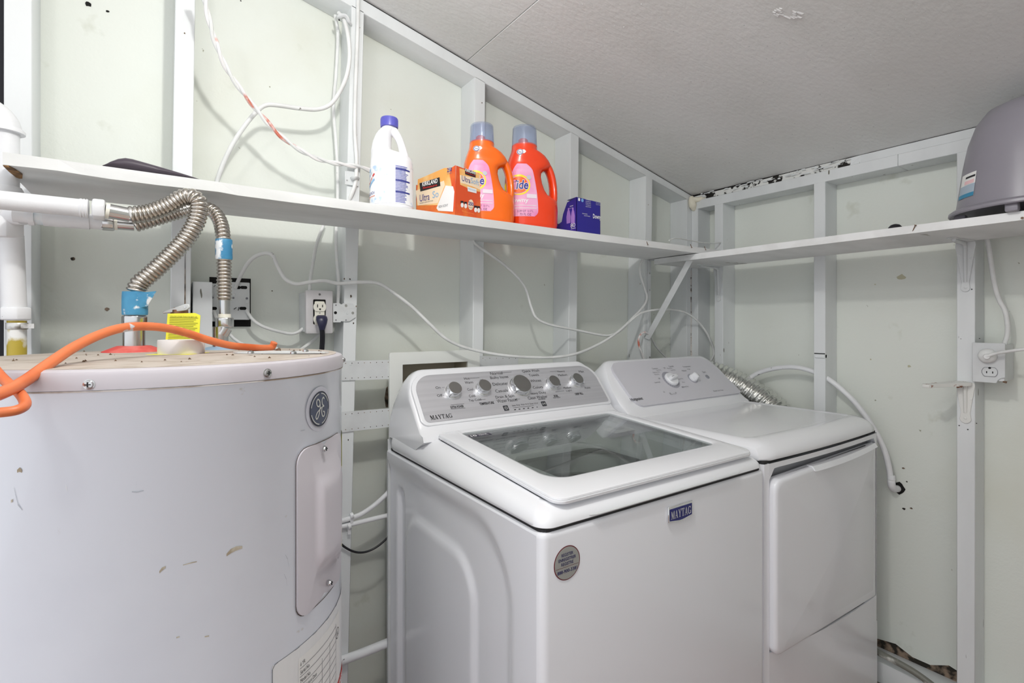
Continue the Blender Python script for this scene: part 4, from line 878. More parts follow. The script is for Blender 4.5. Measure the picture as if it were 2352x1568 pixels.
obj('wall_hole', MB().slab([(.020*random.uniform(.8, 1.15)*math.cos(2*PI*i/14), .020*random.uniform(.8, 1.15)*math.sin(2*PI*i/14)) for i in range(14)], (XW-.001, e_.y-.004, e_.z-.027), (0, -1, 0), (0, 0, 1), 0, .0006), DARK, cn, smooth=0)
P = resample(smooth_path([(1.74, 1.45, .93), (1.82, 1.43, 1.020), (1.88, 1.385, 1.053), (1.93, 1.30, 1.043), (1.968, 1.20, 1.000), (1.99, 1.10, .938), (1.995, 1.02, .87)], 20), .0030); fr = frames(P); mb = MB(); secs = []
for i, (p, (t, a, b)) in enumerate(zip(P, fr)):
    ph = i/6.0
    secs.append([p+(a*math.cos(2*PI*k/40)+b*math.sin(2*PI*k/40))*(.054+.0032*math.sin(2*PI*(ph+k/40))+random.uniform(-.0007, .0007)) for k in range(40)])
mb.loft(secs)
tag(obj('foil_duct', mb, FOIL, smooth=60), 'crinkled silver foil dryer duct bending down behind the dryer', 'duct')
# foam in the ceiling corner
p = at(1605, 462, y=1.425); mb = MB(); secs = []
lump = [(1588, 450, .006), (1594, 462, .017), (1600, 474, .012), (1592, 483, .006)]
foam = tag(obj('foam_sealant', MB().tube([at(1588, 452, y=1.428), at(1590, 466, y=1.422), at(1593, 478, y=1.422), at(1598, 484, y=1.424)], .012, 10, 5, rf=lambda L, f: .006+.010*math.sin(PI*min(f+.12, 1))+random.uniform(-.001, .001)).tube([at(1590, 458, y=1.42), at(1605, 458, y=1.40), at(1622, 452, y=1.37), at(1634, 446, y=1.35)], .010, 10, 5, rf=lambda L, f: .013-.007*f+random.uniform(-.0012, .0012)), FOAM), 'lump of cream expanding foam stuffed in the ceiling corner', 'foam')
# hoses along the curb
cable('grey hose lying along the curb by the dryer foot', [(1990, 1482), (2022, 1500), (2060, 1520), (2100, 1543), (2135, 1568), (2180, 1605)], .010, HOSEG, 'hose', X=1.955, seg=14, cat='hose')

# ================================================================== WASHING MACHINE
WX0, WX1, WY0, WY1, WZ = .534, 1.2326, .6876, 1.4130, .8985
washer = thing('washing_machine', 'white top-loading washing machine with glass lid and brushed steel control panel', 'washing machine', ((WX0+WX1)/2, (WY0+WY1)/2, 0))
# cabinet: wrap-around shell; the left side carries pressed-in ribs
def sdrr(y, z, y0, y1, z0, z1, r):
    cy, cz, hy, hz = (y0+y1)/2, (z0+z1)/2, (y1-y0)/2-r, (z1-z0)/2-r
    qx, qz = abs(y-cy)-hy, abs(z-cz)-hz
    return math.hypot(max(qx, 0), max(qz, 0))+min(max(qx, qz), 0)-r
def sst(a, b, x): t = min(max((x-a)/(b-a), 0), 1); return t*t*(3-2*t)
def side_depth(y, z):
    d = .010*sst(.030, -.012, sdrr(y, z, .80, 1.62, -.4, .850, .13))
    d -= .008*sst(.016, -.008, sdrr(y, z, .930, 1.285, -.4, .755, .09))
    d += .012*sst(.010, -.004, sdrr(y, z, 1.318, 1.352, -.4, .80, .016))
    return d
mb = MB()
nu, nv = 110, 90; rc_ = .016
def side_pt(u, v):
    y = WY0+rc_+(WY1-.004-WY0-rc_)*u; z = .02+(WZ-.006-.02)*v
    return Vector((WX0+side_depth(y, z), y, z))
mb.grid(side_pt, nu, nv)
obj('side_panel', mb, APPSIDE, washer, smooth=60)
mb = MB(); secs = []
for z, ins in ((.02, .0), (WZ-.010, .0), (WZ-.004, .0012), (WZ-.0012, .004), (WZ, .008)):
    pl_ = []
    for k in range(7):
        a = PI+PI/2*k/6; pl_.append((WX0+rc_+(rc_-ins)*math.cos(a), WY0+rc_+(rc_-ins)*math.sin(a), z))
    for k in range(7):
        a = 1.5*PI+PI/2*k/6; pl_.append((WX1-rc_+(rc_-ins)*math.cos(a), WY0+rc_+(rc_-ins)*math.sin(a), z))
    pl_.append((WX1-ins, WY1, z))
    secs.append(pl_)
mb.loft(secs, closed=False)
obj('front_panel', mb, APPSIDE, washer, smooth=40)
mb = MB(); mb.loft([[(WX0, WY0+rc_, WZ-.010), (WX0, WY1, WZ-.010)], [(WX0+.0012, WY0+rc_, WZ-.004), (WX0+.0012, WY1, WZ-.004)], [(WX0+.004, WY0+rc_, WZ-.0012), (WX0+.004, WY1, WZ-.0012)], [(WX0+.008, WY0+rc_, WZ), (WX0+.008, WY1, WZ)]], closed=False)
mb.add([(WX0, WY1-.004, .02), (WX0, WY1, .02), (WX0, WY1, WZ-.01), (WX0, WY1-.004, WZ-.01)], [(0, 1, 2, 3)])
obj('top_lip', mb, APPSIDE, washer)
obj('back_panel', MB().box((WX0+.002, WY1-.003, .02), (WX1-.002, WY1, WZ+.03)), GALV, washer)
for fx in (WX0+.04, WX1-.04):
    for fy in (WY0+.05, WY1-.06): obj('foot', MB().lathe([(.022, 0), (.022, .012), (.012, .014), (.012, .03)], (fx, fy, 0), seg=16), BLACKP, washer)
obj('seam', MB().box((WX0+.010, WY0+.010, WZ-.004), (WX1-.010, WY1-.01, WZ+.006)).xf(Matrix.Identity(4)) if False else MB().ring(rrect(WX1-WX0-.012, WY1-WY0-.012, .014, 4), rrect(WX1-WX0-.06, WY1-WY0-.06, .014, 4), ((WX0+WX1)/2, (WY0+WY1)/2, WZ), (1, 0, 0), (0, 1, 0), -.004, .005), APPGAP, washer, smooth=0)
# top deck
def zdeck(y): return .934+.0695*(y-.70)
WCX, WCY = (WX0+WX1)/2, (WY0+1.405)/2
def deck_loop(ins, f, rr_=.030, zfix=None):
    return [(WCX+p[0], WCY+p[1], zfix if zfix is not None else .9035+f*(zdeck(WCY+p[1])-.9035)) for p in rrect(WX1-WX0-2*ins, 1.405-WY0-2*ins, max(rr_-ins*.2, .01), 8)]
mb = MB(); L = [deck_loop(.004, 0), deck_loop(.0, .10)]
for k in range(1, 9):
    a = PI/2*k/8; L.append(deck_loop(.044*(1-math.cos(a)), .10+.90*math.sin(a)))
L.append(deck_loop(.046, .93)); L.append(deck_loop(.052, .90)); L.append(deck_loop(.085, .88)); L.append(deck_loop(.088, 0, zfix=.80))
mb.loft(L, closed=True, cap=False)
obj('top_deck', mb, APPL, washer, smooth=50)
# tub seen through the glass
TC = (WCX, .93, 0)
n = 52; outl = rrect(WX1-WX0-.165, .54, .05, 12); vs = [(WCX+p[0], .952+p[1], zdeck(.952+p[1])-.022) for p in outl]
vs2 = []
for p in outl:
    a = math.atan2(p[1]/.27, p[0]/.266); vs2.append((TC[0]+.196*math.cos(a), TC[1]+.196*math.sin(a), .917))
sh = lambda f, z: [(TC[0]+(v[0]-TC[0])*f, TC[1]+(v[1]-TC[1])*f, z) for v in vs2]
obj('tub_ring', MB().loft([vs, vs2, sh(.985, .913), sh(.98, .905)], cap=False), TUBW, washer, smooth=40)
obj('tub_gap', MB().lathe([(.194, .906), (.226, .904), (.226, .880), (.205, .880)], TC, seg=64, cap=False), TUBD, washer)  # dark colour paints the shadow in the gap under the tub rim
obj('balance_ring', MB().lathe([(.226, .882), (.205, .884), (.198, .880), (.196, .835), (.202, .828), (.222, .826)], TC, seg=64, cap=False), mat('balance_grey', (206, 208, 206), .4), washer)
obj('basket', MB().lathe([(.222, .830), (.222, .72), (.222, .42), (.21, .40), (.05, .40)], TC, seg=64, cap=False), TUBS, washer)
obj('wash_plate', MB().lathe([(.20, .41), (.19, .43), (.12, .44), (.07, .50), (.055, .60), (.02, .62), (.0, .62)], TC, seg=48), TUBW, washer)
mb = MB()
for k in range(36):
    for j in range(8):
        a = 2*PI*k/36+(.09 if j % 2 else 0); p = Vector((TC[0]+.2225*math.cos(a), TC[1]+.2225*math.sin(a), .50+.035*j))
        mb.slab(ell(.004, .004, 6), p, (-math.sin(a), math.cos(a), 0), (0, 0, 1), -.0002, .0002)
obj('drain_hole', mb, DARK, washer, smooth=0)['kind'] = 'stuff'
# lid with window
def lz(y, t): return zdeck(y)+t
LX0, LX1, LY0, LY1 = .576, 1.203, .697, 1.176
LCX, LCY = (LX0+LX1)/2, (LY0+LY1)/2
lo = rrect(LX1-LX0, LY1-LY0, .03, 8, rs=(.026, .012, .012, .026))
GX0, GX1, GY0, GY1 = .636, 1.168, .782, 1.160
def gl(ins): return rrect(GX1-GX0-2*ins, GY1-GY0-2*ins, .03, 8, (GX0+GX1)/2-LCX, (GY0+GY1)/2-LCY, rs=(.018, .012, .012, .05))
def ring_loops(defs): return [[(LCX+p[0], LCY+p[1], lz(LCY+p[1], t)) for p in pts] for pts, t in defs]
def insr(ins, pts=lo): return [(p[0]*(1-2*ins/(LX1-LX0)), p[1]*(1-2*ins/(LY1-LY0))) for p in pts]
mb = MB().loft(ring_loops([(gl(-.004), .001), (insr(.008), .001), (insr(.002), .0025), (insr(0), .006), (insr(0), .0085), (insr(.0015), .0092), (insr(.0008), .0105), (insr(.0015), .0132), (insr(.005), .0150), (gl(-.012), .0158), (gl(-.004), .0140), (gl(0), .0115), (gl(0), .006)]), cap=False)
lid = obj('lid', mb, APPL, washer, smooth=35)
gpts = gl(-.002)
mb = MB().loft(ring_loops([(gpts, .0075), (gpts, .0110)]))
pane = obj('glass_pane', mb, GLASS, lid, smooth=0)
uxl, uyl = Vector((1, 0, 0)), Vector((0, 1, .0695)).normalized()
P0 = (.9, .7, lz(.7, .0112)); NL = (0, -.0695, 1)
sc_ = hit(1102, 999, P0, NL)
stk = obj('warranty_sticker', MB().slab([(-.030, -.009), (.032, -.009), (.032, .009), (-.030, .009)], sc_, uxl, uyl, 0, .0003), mat('sticker_purple', (52, 46, 66), .5), lid, smooth=0)
letters('sticker_text', '10', sc_-uxl*.018, uxl, uyl, .017, .012, INKWHITE, stk, bold=.03)
letters('sticker_text', 'YEAR', sc_+uxl*.010+uyl*.003, uxl, uyl, .028, .006, INKWHITE, stk, bold=.02)
letters('sticker_text', 'LIMITED', sc_+uxl*.010-uyl*.0045, uxl, uyl, .028, .004, INKWHITE, stk)
sc2 = hit(1425, 970, P0, NL)-Vector((0, 0, .02))
obj('info_sticker', MB().slab(rrect(.10, .05, .012, 3), sc2, uxl, uyl, 0, .0003), PAPER, lid, smooth=0)
strokes('sticker_lines', [[(-.02, .012-.005*i), (.02-.008*(i % 2), .012-.005*i)] for i in range(4)], sc2+Vector((0, 0, .0004)), uxl, uyl, .0014, INKGREY, lid)
# control console
CY0, CY1 = 1.172, 1.408
def cons_sec(x):
    e = min(x-(WX0+.004), (WX1-.004)-x); r = .062
    q = 1.0 if e >= r else math.sqrt(max(0, 1-((r-e)/r)**2))
    base = .60+.40*q                                          # height factor near the ends
    H = .135*(.50+.50*q); z0 = .9655
    fr_ = lambda f: z0+f*H
    k = 1-.0*q
    P_ = [(CY0, z0-.003), (CY0+.006, z0+.010), (1.196, z0+.024*(.6+.4*q)), (1.204, z0+.036*(.6+.4*q))]
    # sloping face up to the top edge
    ty, tz = 1.204+(1.308-1.204)*(.45+.55*q), z0+.036*(.6+.4*q)+(1.1275-(z0+.036))*(.42+.58*q)
    P_ += [(1.204+(ty-1.204)*.5, (P_[-1][1]+tz)/2), (ty, tz), (ty+.008, tz+.004), (ty+.018, tz+.003)]
    by = CY1
    for k_ in range(1, 8):
        a = PI/2*k_/7; P_.append((ty+.018+(by-ty-.018)*math.sin(a)**1.0, z0-.025+(tz+.003-z0+.025)*math.cos(a)**.8 if math.cos(a) > 1e-6 else z0-.025))
    P_.append((by, z0-.03)); P_.append((CY0+.05, z0-.03))
    return [(x, y, z) for y, z in P_]
xs_ = [WX0+.004+.062*(1-math.cos(PI/2*i/9)) for i in range(10)]
xs_ = xs_+[WX0+.066+(WX1-WX0-.132)*i/8 for i in range(1, 8)]+[WX0+WX1-x for x in reversed(xs_)]
console = obj('console', MB().loft([cons_sec(x) for x in xs_]), APPL, washer, smooth=40)
UPc = Vector((0, .1040, .1255)).normalized(); NC = Vector((1, 0, 0)).cross(UPc)
PC0 = Vector((.886, 1.204, .9655+.036))
FH = math.hypot(.104, .126)
pw, ph_ = .655, .146
pan_pts = rrect(pw, ph_, .03, 8, rs=(.008, .055, .055, .014))
PCc = PC0+UPc*(ph_/2+.002)
bez = rrect(pw+.022, ph_+.016, .03, 8, rs=(.014, .06, .06, .02))
obj('bezel', MB().slab(bez, PCc, (1, 0, 0), UPc, -.01, .0022), APPL, washer, bevel=.002)
panel = obj('control_panel', MB().slab(pan_pts, PCc, (1, 0, 0), UPc, -.005, .0034), BRUSH, washer, smooth=0)
PP = PCc+NC*.0034
def onp(px, py): return hit(px, py, PP, NC)
def knob(px, py, r, parent, ang, tip=True, h=.020):
    c = onp(px, py)
    # measured centre is that of the cap; walk it back to the panel
    base = c
    k_ = obj('knob', MB().lathe([(r*1.06, 0), (r*1.06, .002), (r, .003), (r*.985, h-.0015), (r*.95, h)], base, NC, 40), CHROME, parent)
    obj('knob_cap', MB().lathe([(r*.92, h-.0005), (r*.92, h+.0006), (0, h+.0006)], base, NC, 40), KNOBTOP, k_)
    d_ = Vector((1, 0, 0))*math.cos(math.radians(ang))+UPc*math.sin(math.radians(ang)); s_ = NC.cross(d_)
    o_ = base+d_*r*.98
    obj('pointer', MB().hexa([o_-s_*.005, o_+d_*.005-s_*.0012, o_+d_*.005+s_*.0012, o_+s_*.005, o_-s_*.005+NC*h, o_+d_*.005-s_*.0012+NC*(h*.8), o_+d_*.005+s_*.0012+NC*(h*.8), o_+s_*.005+NC*h]), CHROME, k_, smooth=0)
    ringm = obj('knob_ring', MB().lathe([(r*1.28, 0), (r*1.24, .0009), (r*1.06, .0012)], base, NC, 40), mat('knob_ring_gloss', (224, 224, 228), .2, .6), k_)
    return k_
# cap centres shift with the knob height, so aim a little lower-left
for (px, py, r, ang) in ((1040, 899, .0205, 218), (1108, 893, .0205, 100), (1193, 888, .0315, 215), (1267, 882, .0205, 320), (1321, 876, .0205, 318)): knob(px, py, r, washer, ang)
def ptext(body, px, py, wpx, hpx, m=INK, bold=0.0, align='c'):
    c = onp(px, py); dep = (c-EYE).dot(FWD); e1 = onp(px+wpx/2, py-wpx*.06); e0 = onp(px-wpx/2, py+wpx*.06)
    w_ = (e1-e0).length if wpx else None
    return letters('panel_text', body, c, (1, 0, 0), UPc, w_, hpx/F_PX*dep*1.12, m, panel, bold=bold, lift=.0004, align=align)
for a in (('On', 1006, 890, 11, 6), ('Off', 1010, 908, 12, 6), ('Hot', 1072, 869, 12, 6), ('Warm', 1077, 878, 18, 6), ('Cool', 1080, 894, 13, 6), ('Cold', 1084, 909, 14, 6), ('Tap Cold', 1091, 919, 28, 7),
          ('Normal', 1140, 857, 27, 7), ('Bulky Items', 1147, 867, 40, 8), ('Delicates', 1149, 881, 34, 7), ('Casuals', 1152, 897, 28, 7), ('Drain & Spin', 1160, 911, 42, 8), ('Water Faucet', 1165, 919, 46, 8),
          ('Quick Wash', 1219, 852, 38, 7), ('Towels', 1226, 861, 22, 6), ('Whites', 1230, 874, 24, 6), ('Colors', 1235, 889, 22, 6), ('Heavy Duty', 1235, 903, 38, 7), ('Clean Washer', 1235, 912, 44, 7),
          ('Heavy', 1289, 853, 16, 5), ('Medium', 1292, 861, 20, 5), ('Medium', 1303, 890, 17, 5), ('Light', 1307, 897, 13, 5), ('Max', 1335, 853, 11, 5), ('Auto', 1349, 890, 13, 5)):
    ptext(*a)
ptext('MAYTAG', 1013.5, 957, 47, 12, bold=0.0).hide_render = False
mt_ = bpy.data.objects[[o.name for o in panel.children][-1]] if panel.children else None
bpy.data.objects.remove(mt_)
c_ = onp(1013.5, 956.5); letters('brand_lettering', '', c_, (1, 0, 0), UPc, .063, .0125, INK, panel, lift=.0006, raw=serif_word('MAYTAG'))
for a in (('EXTRA POWER', 1050, 934, 30, 6), ('TEMPERATURE', 1118, 926, 33, 6), ('SOIL', 1277, 909, 10, 5), ('DEEP FILL', 1330, 904, 18, 5)): ptext(*a, bold=.03)
ptext('Rinse Option', 1279, 913, 16, 4); ptext('with affresh', 1244, 916, 16, 4)
for i, tx in enumerate(('Sense', 'Fill / Soak', 'Wash', 'Rinse / Spin', 'Done', 'Lid Lock')): ptext(tx, 1180+10.2*i, 931-1.1*i, 8, 3.6)
for seg_ in (((1035, 930), (1066, 927)), ((1036, 939.5), (1069, 936.5)), ((1078, 868.5), (1101, 867)), ((1148, 856), (1175, 854)), ((1015, 890), (1021, 889)), ((1178, 936.5), (1226, 931.5)), ((1296, 897), (1276, 900)), ((1263, 853), (1282, 852)), ((1017, 908), (1021, 908)), ((1100, 918), (1115, 917)), ((1183, 917.5), (1194, 916)), ((1212, 852), (1206, 853)), ((1161, 866), (1166, 865))):
    a, b = onp(*seg_[0])-PP, onp(*seg_[1])-PP
    strokes('panel_line', [[(a.x, a.dot(UPc)), (b.x, b.dot(UPc))]], PP, (1, 0, 0), UPc, .0008, INK, panel, lift=.0004)
for i in range(6):
    obj('indicator', MB().slab(rrect(.006 if i < 5 else .003, .0024, .0004, 1), onp(1183+10.1*i, 940.5-1.15*i), (1, 0, 0), UPc, 0, .0006), INK, panel, smooth=0)
BTN = mat('button_dark', (58, 60, 66), .4)
for (px, py) in ((1162, 937), (1249, 927)):
    b_ = obj('button', MB().slab(rrect(.0165, .0165, .0015, 2), onp(px, py), (1, 0, 0), UPc, 0, .0009), BTN, panel, smooth=0)
    if px < 1200: strokes('button_mark', [[(.0042*math.cos(math.radians(125+290*k/14)), .0042*math.sin(math.radians(125+290*k/14))) for k in range(15)], [(0, .0005), (0, .0052)]], onp(px, py), (1, 0, 0), UPc, .001, INKWHITE, b_, lift=.0012)
    else: strokes('button_mark', [[(-.0052, -.0035), (-.0052, .0035), (-.0005, 0), (-.0052, -.0035)], [(.002, -.003), (.002, .003)], [(.0045, -.003), (.0045, .003)]], onp(px, py), (1, 0, 0), UPc, .001, INKWHITE, b_, lift=.0012)
# badge and round sticker on the front
bq = [at(1531, 1172, y=WY0), at(1586, 1149, y=WY0), at(1587, 1182, y=WY0), at(1534, 1195, y=WY0)]
bc = sum(bq, Vector())/4
frm = obj('name_badge', MB().slab([(-.040, -.014), (-.006, -.019), (.006, -.019), (.040, -.014), (.040, .0175), (-.040, .0175)], (bc.x, WY0-.0005, bc.z), (1, 0, 0), (0, 0, 1), 0, .0040), CHROME, washer, bevel=.0008, seg=1)
obj('badge_field', MB().slab([(-.0365, -.0115), (-.005, -.0155), (.005, -.0155), (.0365, -.0115), (.0365, .0125), (-.0365, .0125)], (bc.x, WY0-.0046, bc.z), (1, 0, 0), (0, 0, 1), 0, .0002), mat('badge_navy', (30, 32, 110), .35), frm, smooth=0)
letters('badge_lettering', '', (bc.x, WY0-.0049, bc.z-.0005), (1, 0, 0), (0, 0, 1), .066, .0165, mat('badge_silver', (224, 224, 228), .3, .5), frm, lift=.0003, raw=serif_word('MAYTAG'))
sc_ = Vector((.5895, WY0-.0004, .8385))
st_ = obj('round_sticker', MB().slab(ell(.0300, .0300, 48), sc_, (1, 0, 0), (0, 0, 1), 0, .0005), mat('sticker_maroon', (110, 40, 48), .5), washer, smooth=0)
obj('sticker_face', MB().slab(ell(.0283, .0283, 48), sc_, (1, 0, 0), (0, 0, 1), .0005, .0008), mat('sticker_silver', (176, 178, 174), .35, .3), st_, smooth=0)
for tx, dz, w_, h_ in (('REGISTER', .0155, .027, .0056), ('ENREGISTRER', .0075, .040, .0056), ('REGISTRE', -.0005, .028, .0056), ('888-900-3381', -.0135, .046, .0060)):
    letters('sticker_text', tx, sc_+Vector((0, 0, dz)), (1, 0, 0), (0, 0, 1), w_, h_, mat('sticker_ink', (40, 40, 92), .6), st_, bold=.02, lift=.0011)
strokes('sticker_rule', [[(-.026, -.0062), (.026, -.0062)]], sc_, (1, 0, 0), (0, 0, 1), .0006, mat('sticker_maroon', (110, 40, 48)), st_, lift=.0011)

# ================================================================== DRYER
DX0, DX1, DY0, DY1, DZ = 1.240, 1.918, .684, 1.360, .913
dryer = thing('clothes_dryer', 'white clothes dryer with hamper door and grey control panel', 'dryer', ((DX0+DX1)/2, (DY0+DY1)/2, 0))
DCX = (DX0+DX1)/2
def dfront(x): u = (x-DCX)/((DX1-DX0)/2); return DY0+.010*u*u      # front bows outwards slightly
NX = 24; xs2 = [DX0+.006+(DX1-DX0-.012)*i/NX for i in range(NX+1)]
def ring_of(z, ins=0.0): return [(DX0+ins, dfront(DX0)+.010, z)]+[(min(max(x, DX0+ins+.003), DX1-ins-.003), dfront(x)+ins, z) for x in xs2]+[(DX1-ins, dfront(DX1)+.010, z), (DX1-ins, DY1, z), (DX0+ins, DY1, z)]
# body below and around the door opening
door_x0, door_x1, door_z0, door_z1 = 1.262, 1.904, .388, .896
mb = MB().loft([ring_of(z) for z in (.02, .15, .30)], cap=False)
def door_bot(x): u = (x-(door_x0+door_x1)/2)/((door_x1-door_x0)/2); return .402+.006*u*u-.0235*u-.0015
xd = [door_x0+(door_x1-door_x0)*i/NX for i in range(NX+1)]
mb.loft([[(x, dfront(x), .30) for x in xd], [(x, dfront(x), door_bot(x)) for x in xd], [(x, dfront(x)+.036, door_bot(x)) for x in xd]], closed=False)
obj('lower_front', mb, APPSIDE, dryer, smooth=40)
mb = MB(); secs = []
for z in (.300, .60, .80, .897, DZ-.006): secs.append([(DX1, DY1, z), (DX0, DY1, z), (DX0, dfront(DX0)+.010, z), (DX0+.004, dfront(DX0)+.002, z), (door_x0, dfront(door_x0), z), (door_x0, dfront(door_x0)+.035, z)])
mb.loft(secs, closed=False); secs = []
for z in (.300, .60, .80, .897, DZ-.006): secs.append([(door_x1, dfront(door_x1)+.035, z), (door_x1, dfront(door_x1), z), (DX1-.004, dfront(DX1)+.002, z), (DX1, dfront(DX1)+.010, z), (DX1, DY1, z)])
mb.loft(secs, closed=False)
obj('side_panel', mb, APPSIDE, dryer, smooth=40)
def strip(za, zb, back=.035):
    secs = [[(x, dfront(x), z) for x in [door_x0+(door_x1-door_x0)*i/NX for i in range(NX+1)]] for z in (za, zb)]
    return MB().loft(secs, closed=False)
mb = MB(); n = 30; topl = []; botl = []
for i in range(n+1):                                          # header strip above the handle pocket with rounded lower corners
    x = door_x0+(door_x1-door_x0)*i/n; e = min(x-door_x0, door_x1-x); r = .028
    zz = .8935-(0 if e > r else r-math.sqrt(max(0, r*r-(r-e)**2)))
    topl.append((x, dfront(x), DZ-.006)); botl.append((x, dfront(x), zz))
mb.loft([topl, botl, [(x, y+.035, z) for x, y, z in botl]], closed=False)
obj('header_strip', mb, APPSIDE, dryer, smooth=30)
obj('pocket_back', MB().box((door_x0, DY0+.034, .380), (door_x1, DY0+.040, DZ-.005)), mat('pocket_grey', (176, 178, 184), .4), dryer)
# hamper door: proud plate with a rounded left edge
def door_loop(ins, y_off):
    W_, H_ = door_x1-door_x0-.0015-2*ins, .868-.402-2*ins; cx, cz = (door_x0+door_x1)/2, (.868+.402)/2
    pts = rrect(W_, H_, .03, 8, rs=(.006, .006, .030, .022))
    out_ = []
    for p in pts:
        x = cx+p[0]; u = (x-cx)/(W_/2)
        z = cz+p[1]+(.006*u*u-.0235*u-.004 if p[1] < 0 else -.004+.014*u*u*(.3 if u < 0 else 1))
        prd = .017 if u < 0 else .017-.016*u*u
        out_.append((x, dfront(x)-prd*(1 if y_off == 0 else 0)+y_off, z))
    return out_
L = [door_loop(0, .012), door_loop(0, .0006)]
base = door_loop(0, 0)
for k in range(0, 6):
    a = PI/2*k/5; ins = .010*(1-math.cos(a)); q = door_loop(ins, 0); L.append([(p[0], p[1]+.009*(1-math.sin(a)), p[2]) for p in q])
L2 = door_loop(.03, 0); L.append(L2)
mb = MB().loft(L, cap=False); k = len(L2)
# fill the centre with strips following the bow
mid = [L2]
for f in (.75, .5, .25, .05):
    cx, cz = (door_x0+door_x1)/2, .635
    lp = []
    for p in L2:
        x = cx+(p[0]-cx)*f; u = (x-cx)/((door_x1-door_x0)/2); prd = .017 if u < 0 else .017-.016*u*u
        lp.append((x, dfront(x)-prd, cz+(p[2]-cz)*f))
    mid.append(lp)
mb.loft(mid, cap=False); mb.add(mid[-1], [tuple(range(k))])
door = obj('hamper_door', mb, APPSIDE, dryer, smooth=50)
obj('handle_lip', MB().loft([[(x, dfront(x)-.012, .858+.010*((x-DCX)/.3)**2), (x, dfront(x)+.012, .866+.006*((x-DCX)/.3)**2), (x, dfront(x)+.012, .872+.006*((x-DCX)/.3)**2), (x, dfront(x)-.004, .871+.008*((x-DCX)/.3)**2)] for x in [1.46+(1.88-1.46)*i/14 for i in range(15)]]), APPL, door, smooth=40)
# seam and top
obj('seam', MB().ring([(p[0], p[1]) for p in rrect(DX1-DX0-.010, DY1-DY0-.02, .006, 3)], rrect(DX1-DX0-.06, DY1-DY0-.06, .006, 3), (DCX, (DY0+DY1)/2+.004, DZ), (1, 0, 0), (0, 1, 0), -.006, .001), APPGAP, dryer, smooth=0)
def dtop(ins, z, fi=None):
    fi = ins if fi is None else fi
    ptsf = [(DX0+ins+(DX1-DX0-2*ins)*i/NX) for i in range(NX+1)]
    r = .014
    out_ = []
    for i, x in enumerate(ptsf):
        e = min(x-(DX0+ins), DX1-ins-x); cut = 0 if e > r else r-math.sqrt(max(0, r*r-(r-e)**2))
        out_.append((x, dfront(x)+fi+cut, z))
    return out_+[(DX1-ins, DY1-.01, z), (DX0+ins, DY1-.01, z)]
Lp = [dtop(.002, .9135), dtop(0, .917)]
for k in range(1, 9):
    a = PI/2*k/8; Lp.append(dtop(.036*(1-math.cos(a)), .917+.041*math.sin(a), .062*(1-math.cos(a))))
Lp.append(dtop(.040, .9555, .070)); Lp.append(dtop(.046, .9545, .078))
k = len(Lp[0]); mb = MB().loft(Lp, cap=False)
f_ = Lp[-1]; nb = len(mb.v); mb.add(f_, [tuple(range(k))])
obj('top', mb, APPL, dryer, smooth=40)
# console
def dcons(x, sgn=0):
    e0, e1 = x-(DX0+.004), (DX1-.004)-x; r = .075
    e = min(e0, e1); q = 1.0 if e >= r else math.sqrt(max(0, 1-((r-e)/r)**2))
    z0 = .9545; ty = 1.150+(1.296-1.150)*(.25+.75*q); tz = z0+.022+(1.122-z0-.022)*(.12+.88*q)
    P_ = [(1.132, z0), (1.138, z0+.006), (1.150, z0+.022*(.5+.5*q))]
    for f in (.25, .5, .75): P_.append((1.150+(ty-1.150)*f+.004*math.sin(PI*f), P_[2][1]+(tz-P_[2][1])*f))
    P_ += [(ty, tz), (ty+.010, tz+.005), (ty+.026, tz+.003), (max(ty+.04, 1.345), tz-.02), (1.352, z0+.02), (1.352, z0-.02), (1.16, z0-.02)]
    return [(x, y, z) for y, z in P_]
xs3 = [DX0+.004+.075*(1-math.cos(PI/2*i/9)) for i in range(10)]
xs3 = xs3+[DX0+.079+(DX1-DX0-.158)*i/8 for i in range(1, 8)]+[DX0+DX1-x for x in reversed(xs3)]
dcon = obj('console', MB().loft([dcons(x) for x in xs3]), APPL, dryer, smooth=40)
UPd = Vector((0, .146, .1455)).normalized(); ND = Vector((1, 0, 0)).cross(UPd)
PD0 = Vector((DCX, 1.150, .9765)); LH = math.hypot(.146, .1455)
dpan = [(-.292, .010), (.318, .010), (.328, .016), (.318, .030)]
pts = [(-.268, .012), (-.255, .008), (.300, .008), (.316, .014), (.310, .05), (.300, .10), (.288, .150), (.268, .182), (.235, .197), (.19, .200), (-.235, .200), (-.262, .196), (-.280, .182), (-.288, .160), (-.287, .06), (-.280, .024)]
PDc = PD0+ND*.0055
dp = obj('control_panel', MB().slab([(p[0], p[1]) for p in pts], PDc, (1, 0, 0), UPd, -.010, .0012), APPGREY, dryer, smooth=0)
DP = PDc+ND*.0012
def ond(px, py): return hit(px, py, DP, ND)
c = ond(1541, 872)
obj('dial_ring', MB().slab(ell(.0385, .0385, 48), c, (1, 0, 0), UPd, 0, .0004), mat('dial_ring_grey', (172, 172, 182), .5), dp, smooth=0)
strokes('dial_ticks', [[(.030*math.cos(2*PI*i/24), .030*math.sin(2*PI*i/24)), (.036*math.cos(2*PI*i/24), .036*math.sin(2*PI*i/24))] for i in range(24)], c, (1, 0, 0), UPd, .0008, INK, dp, lift=.0008)
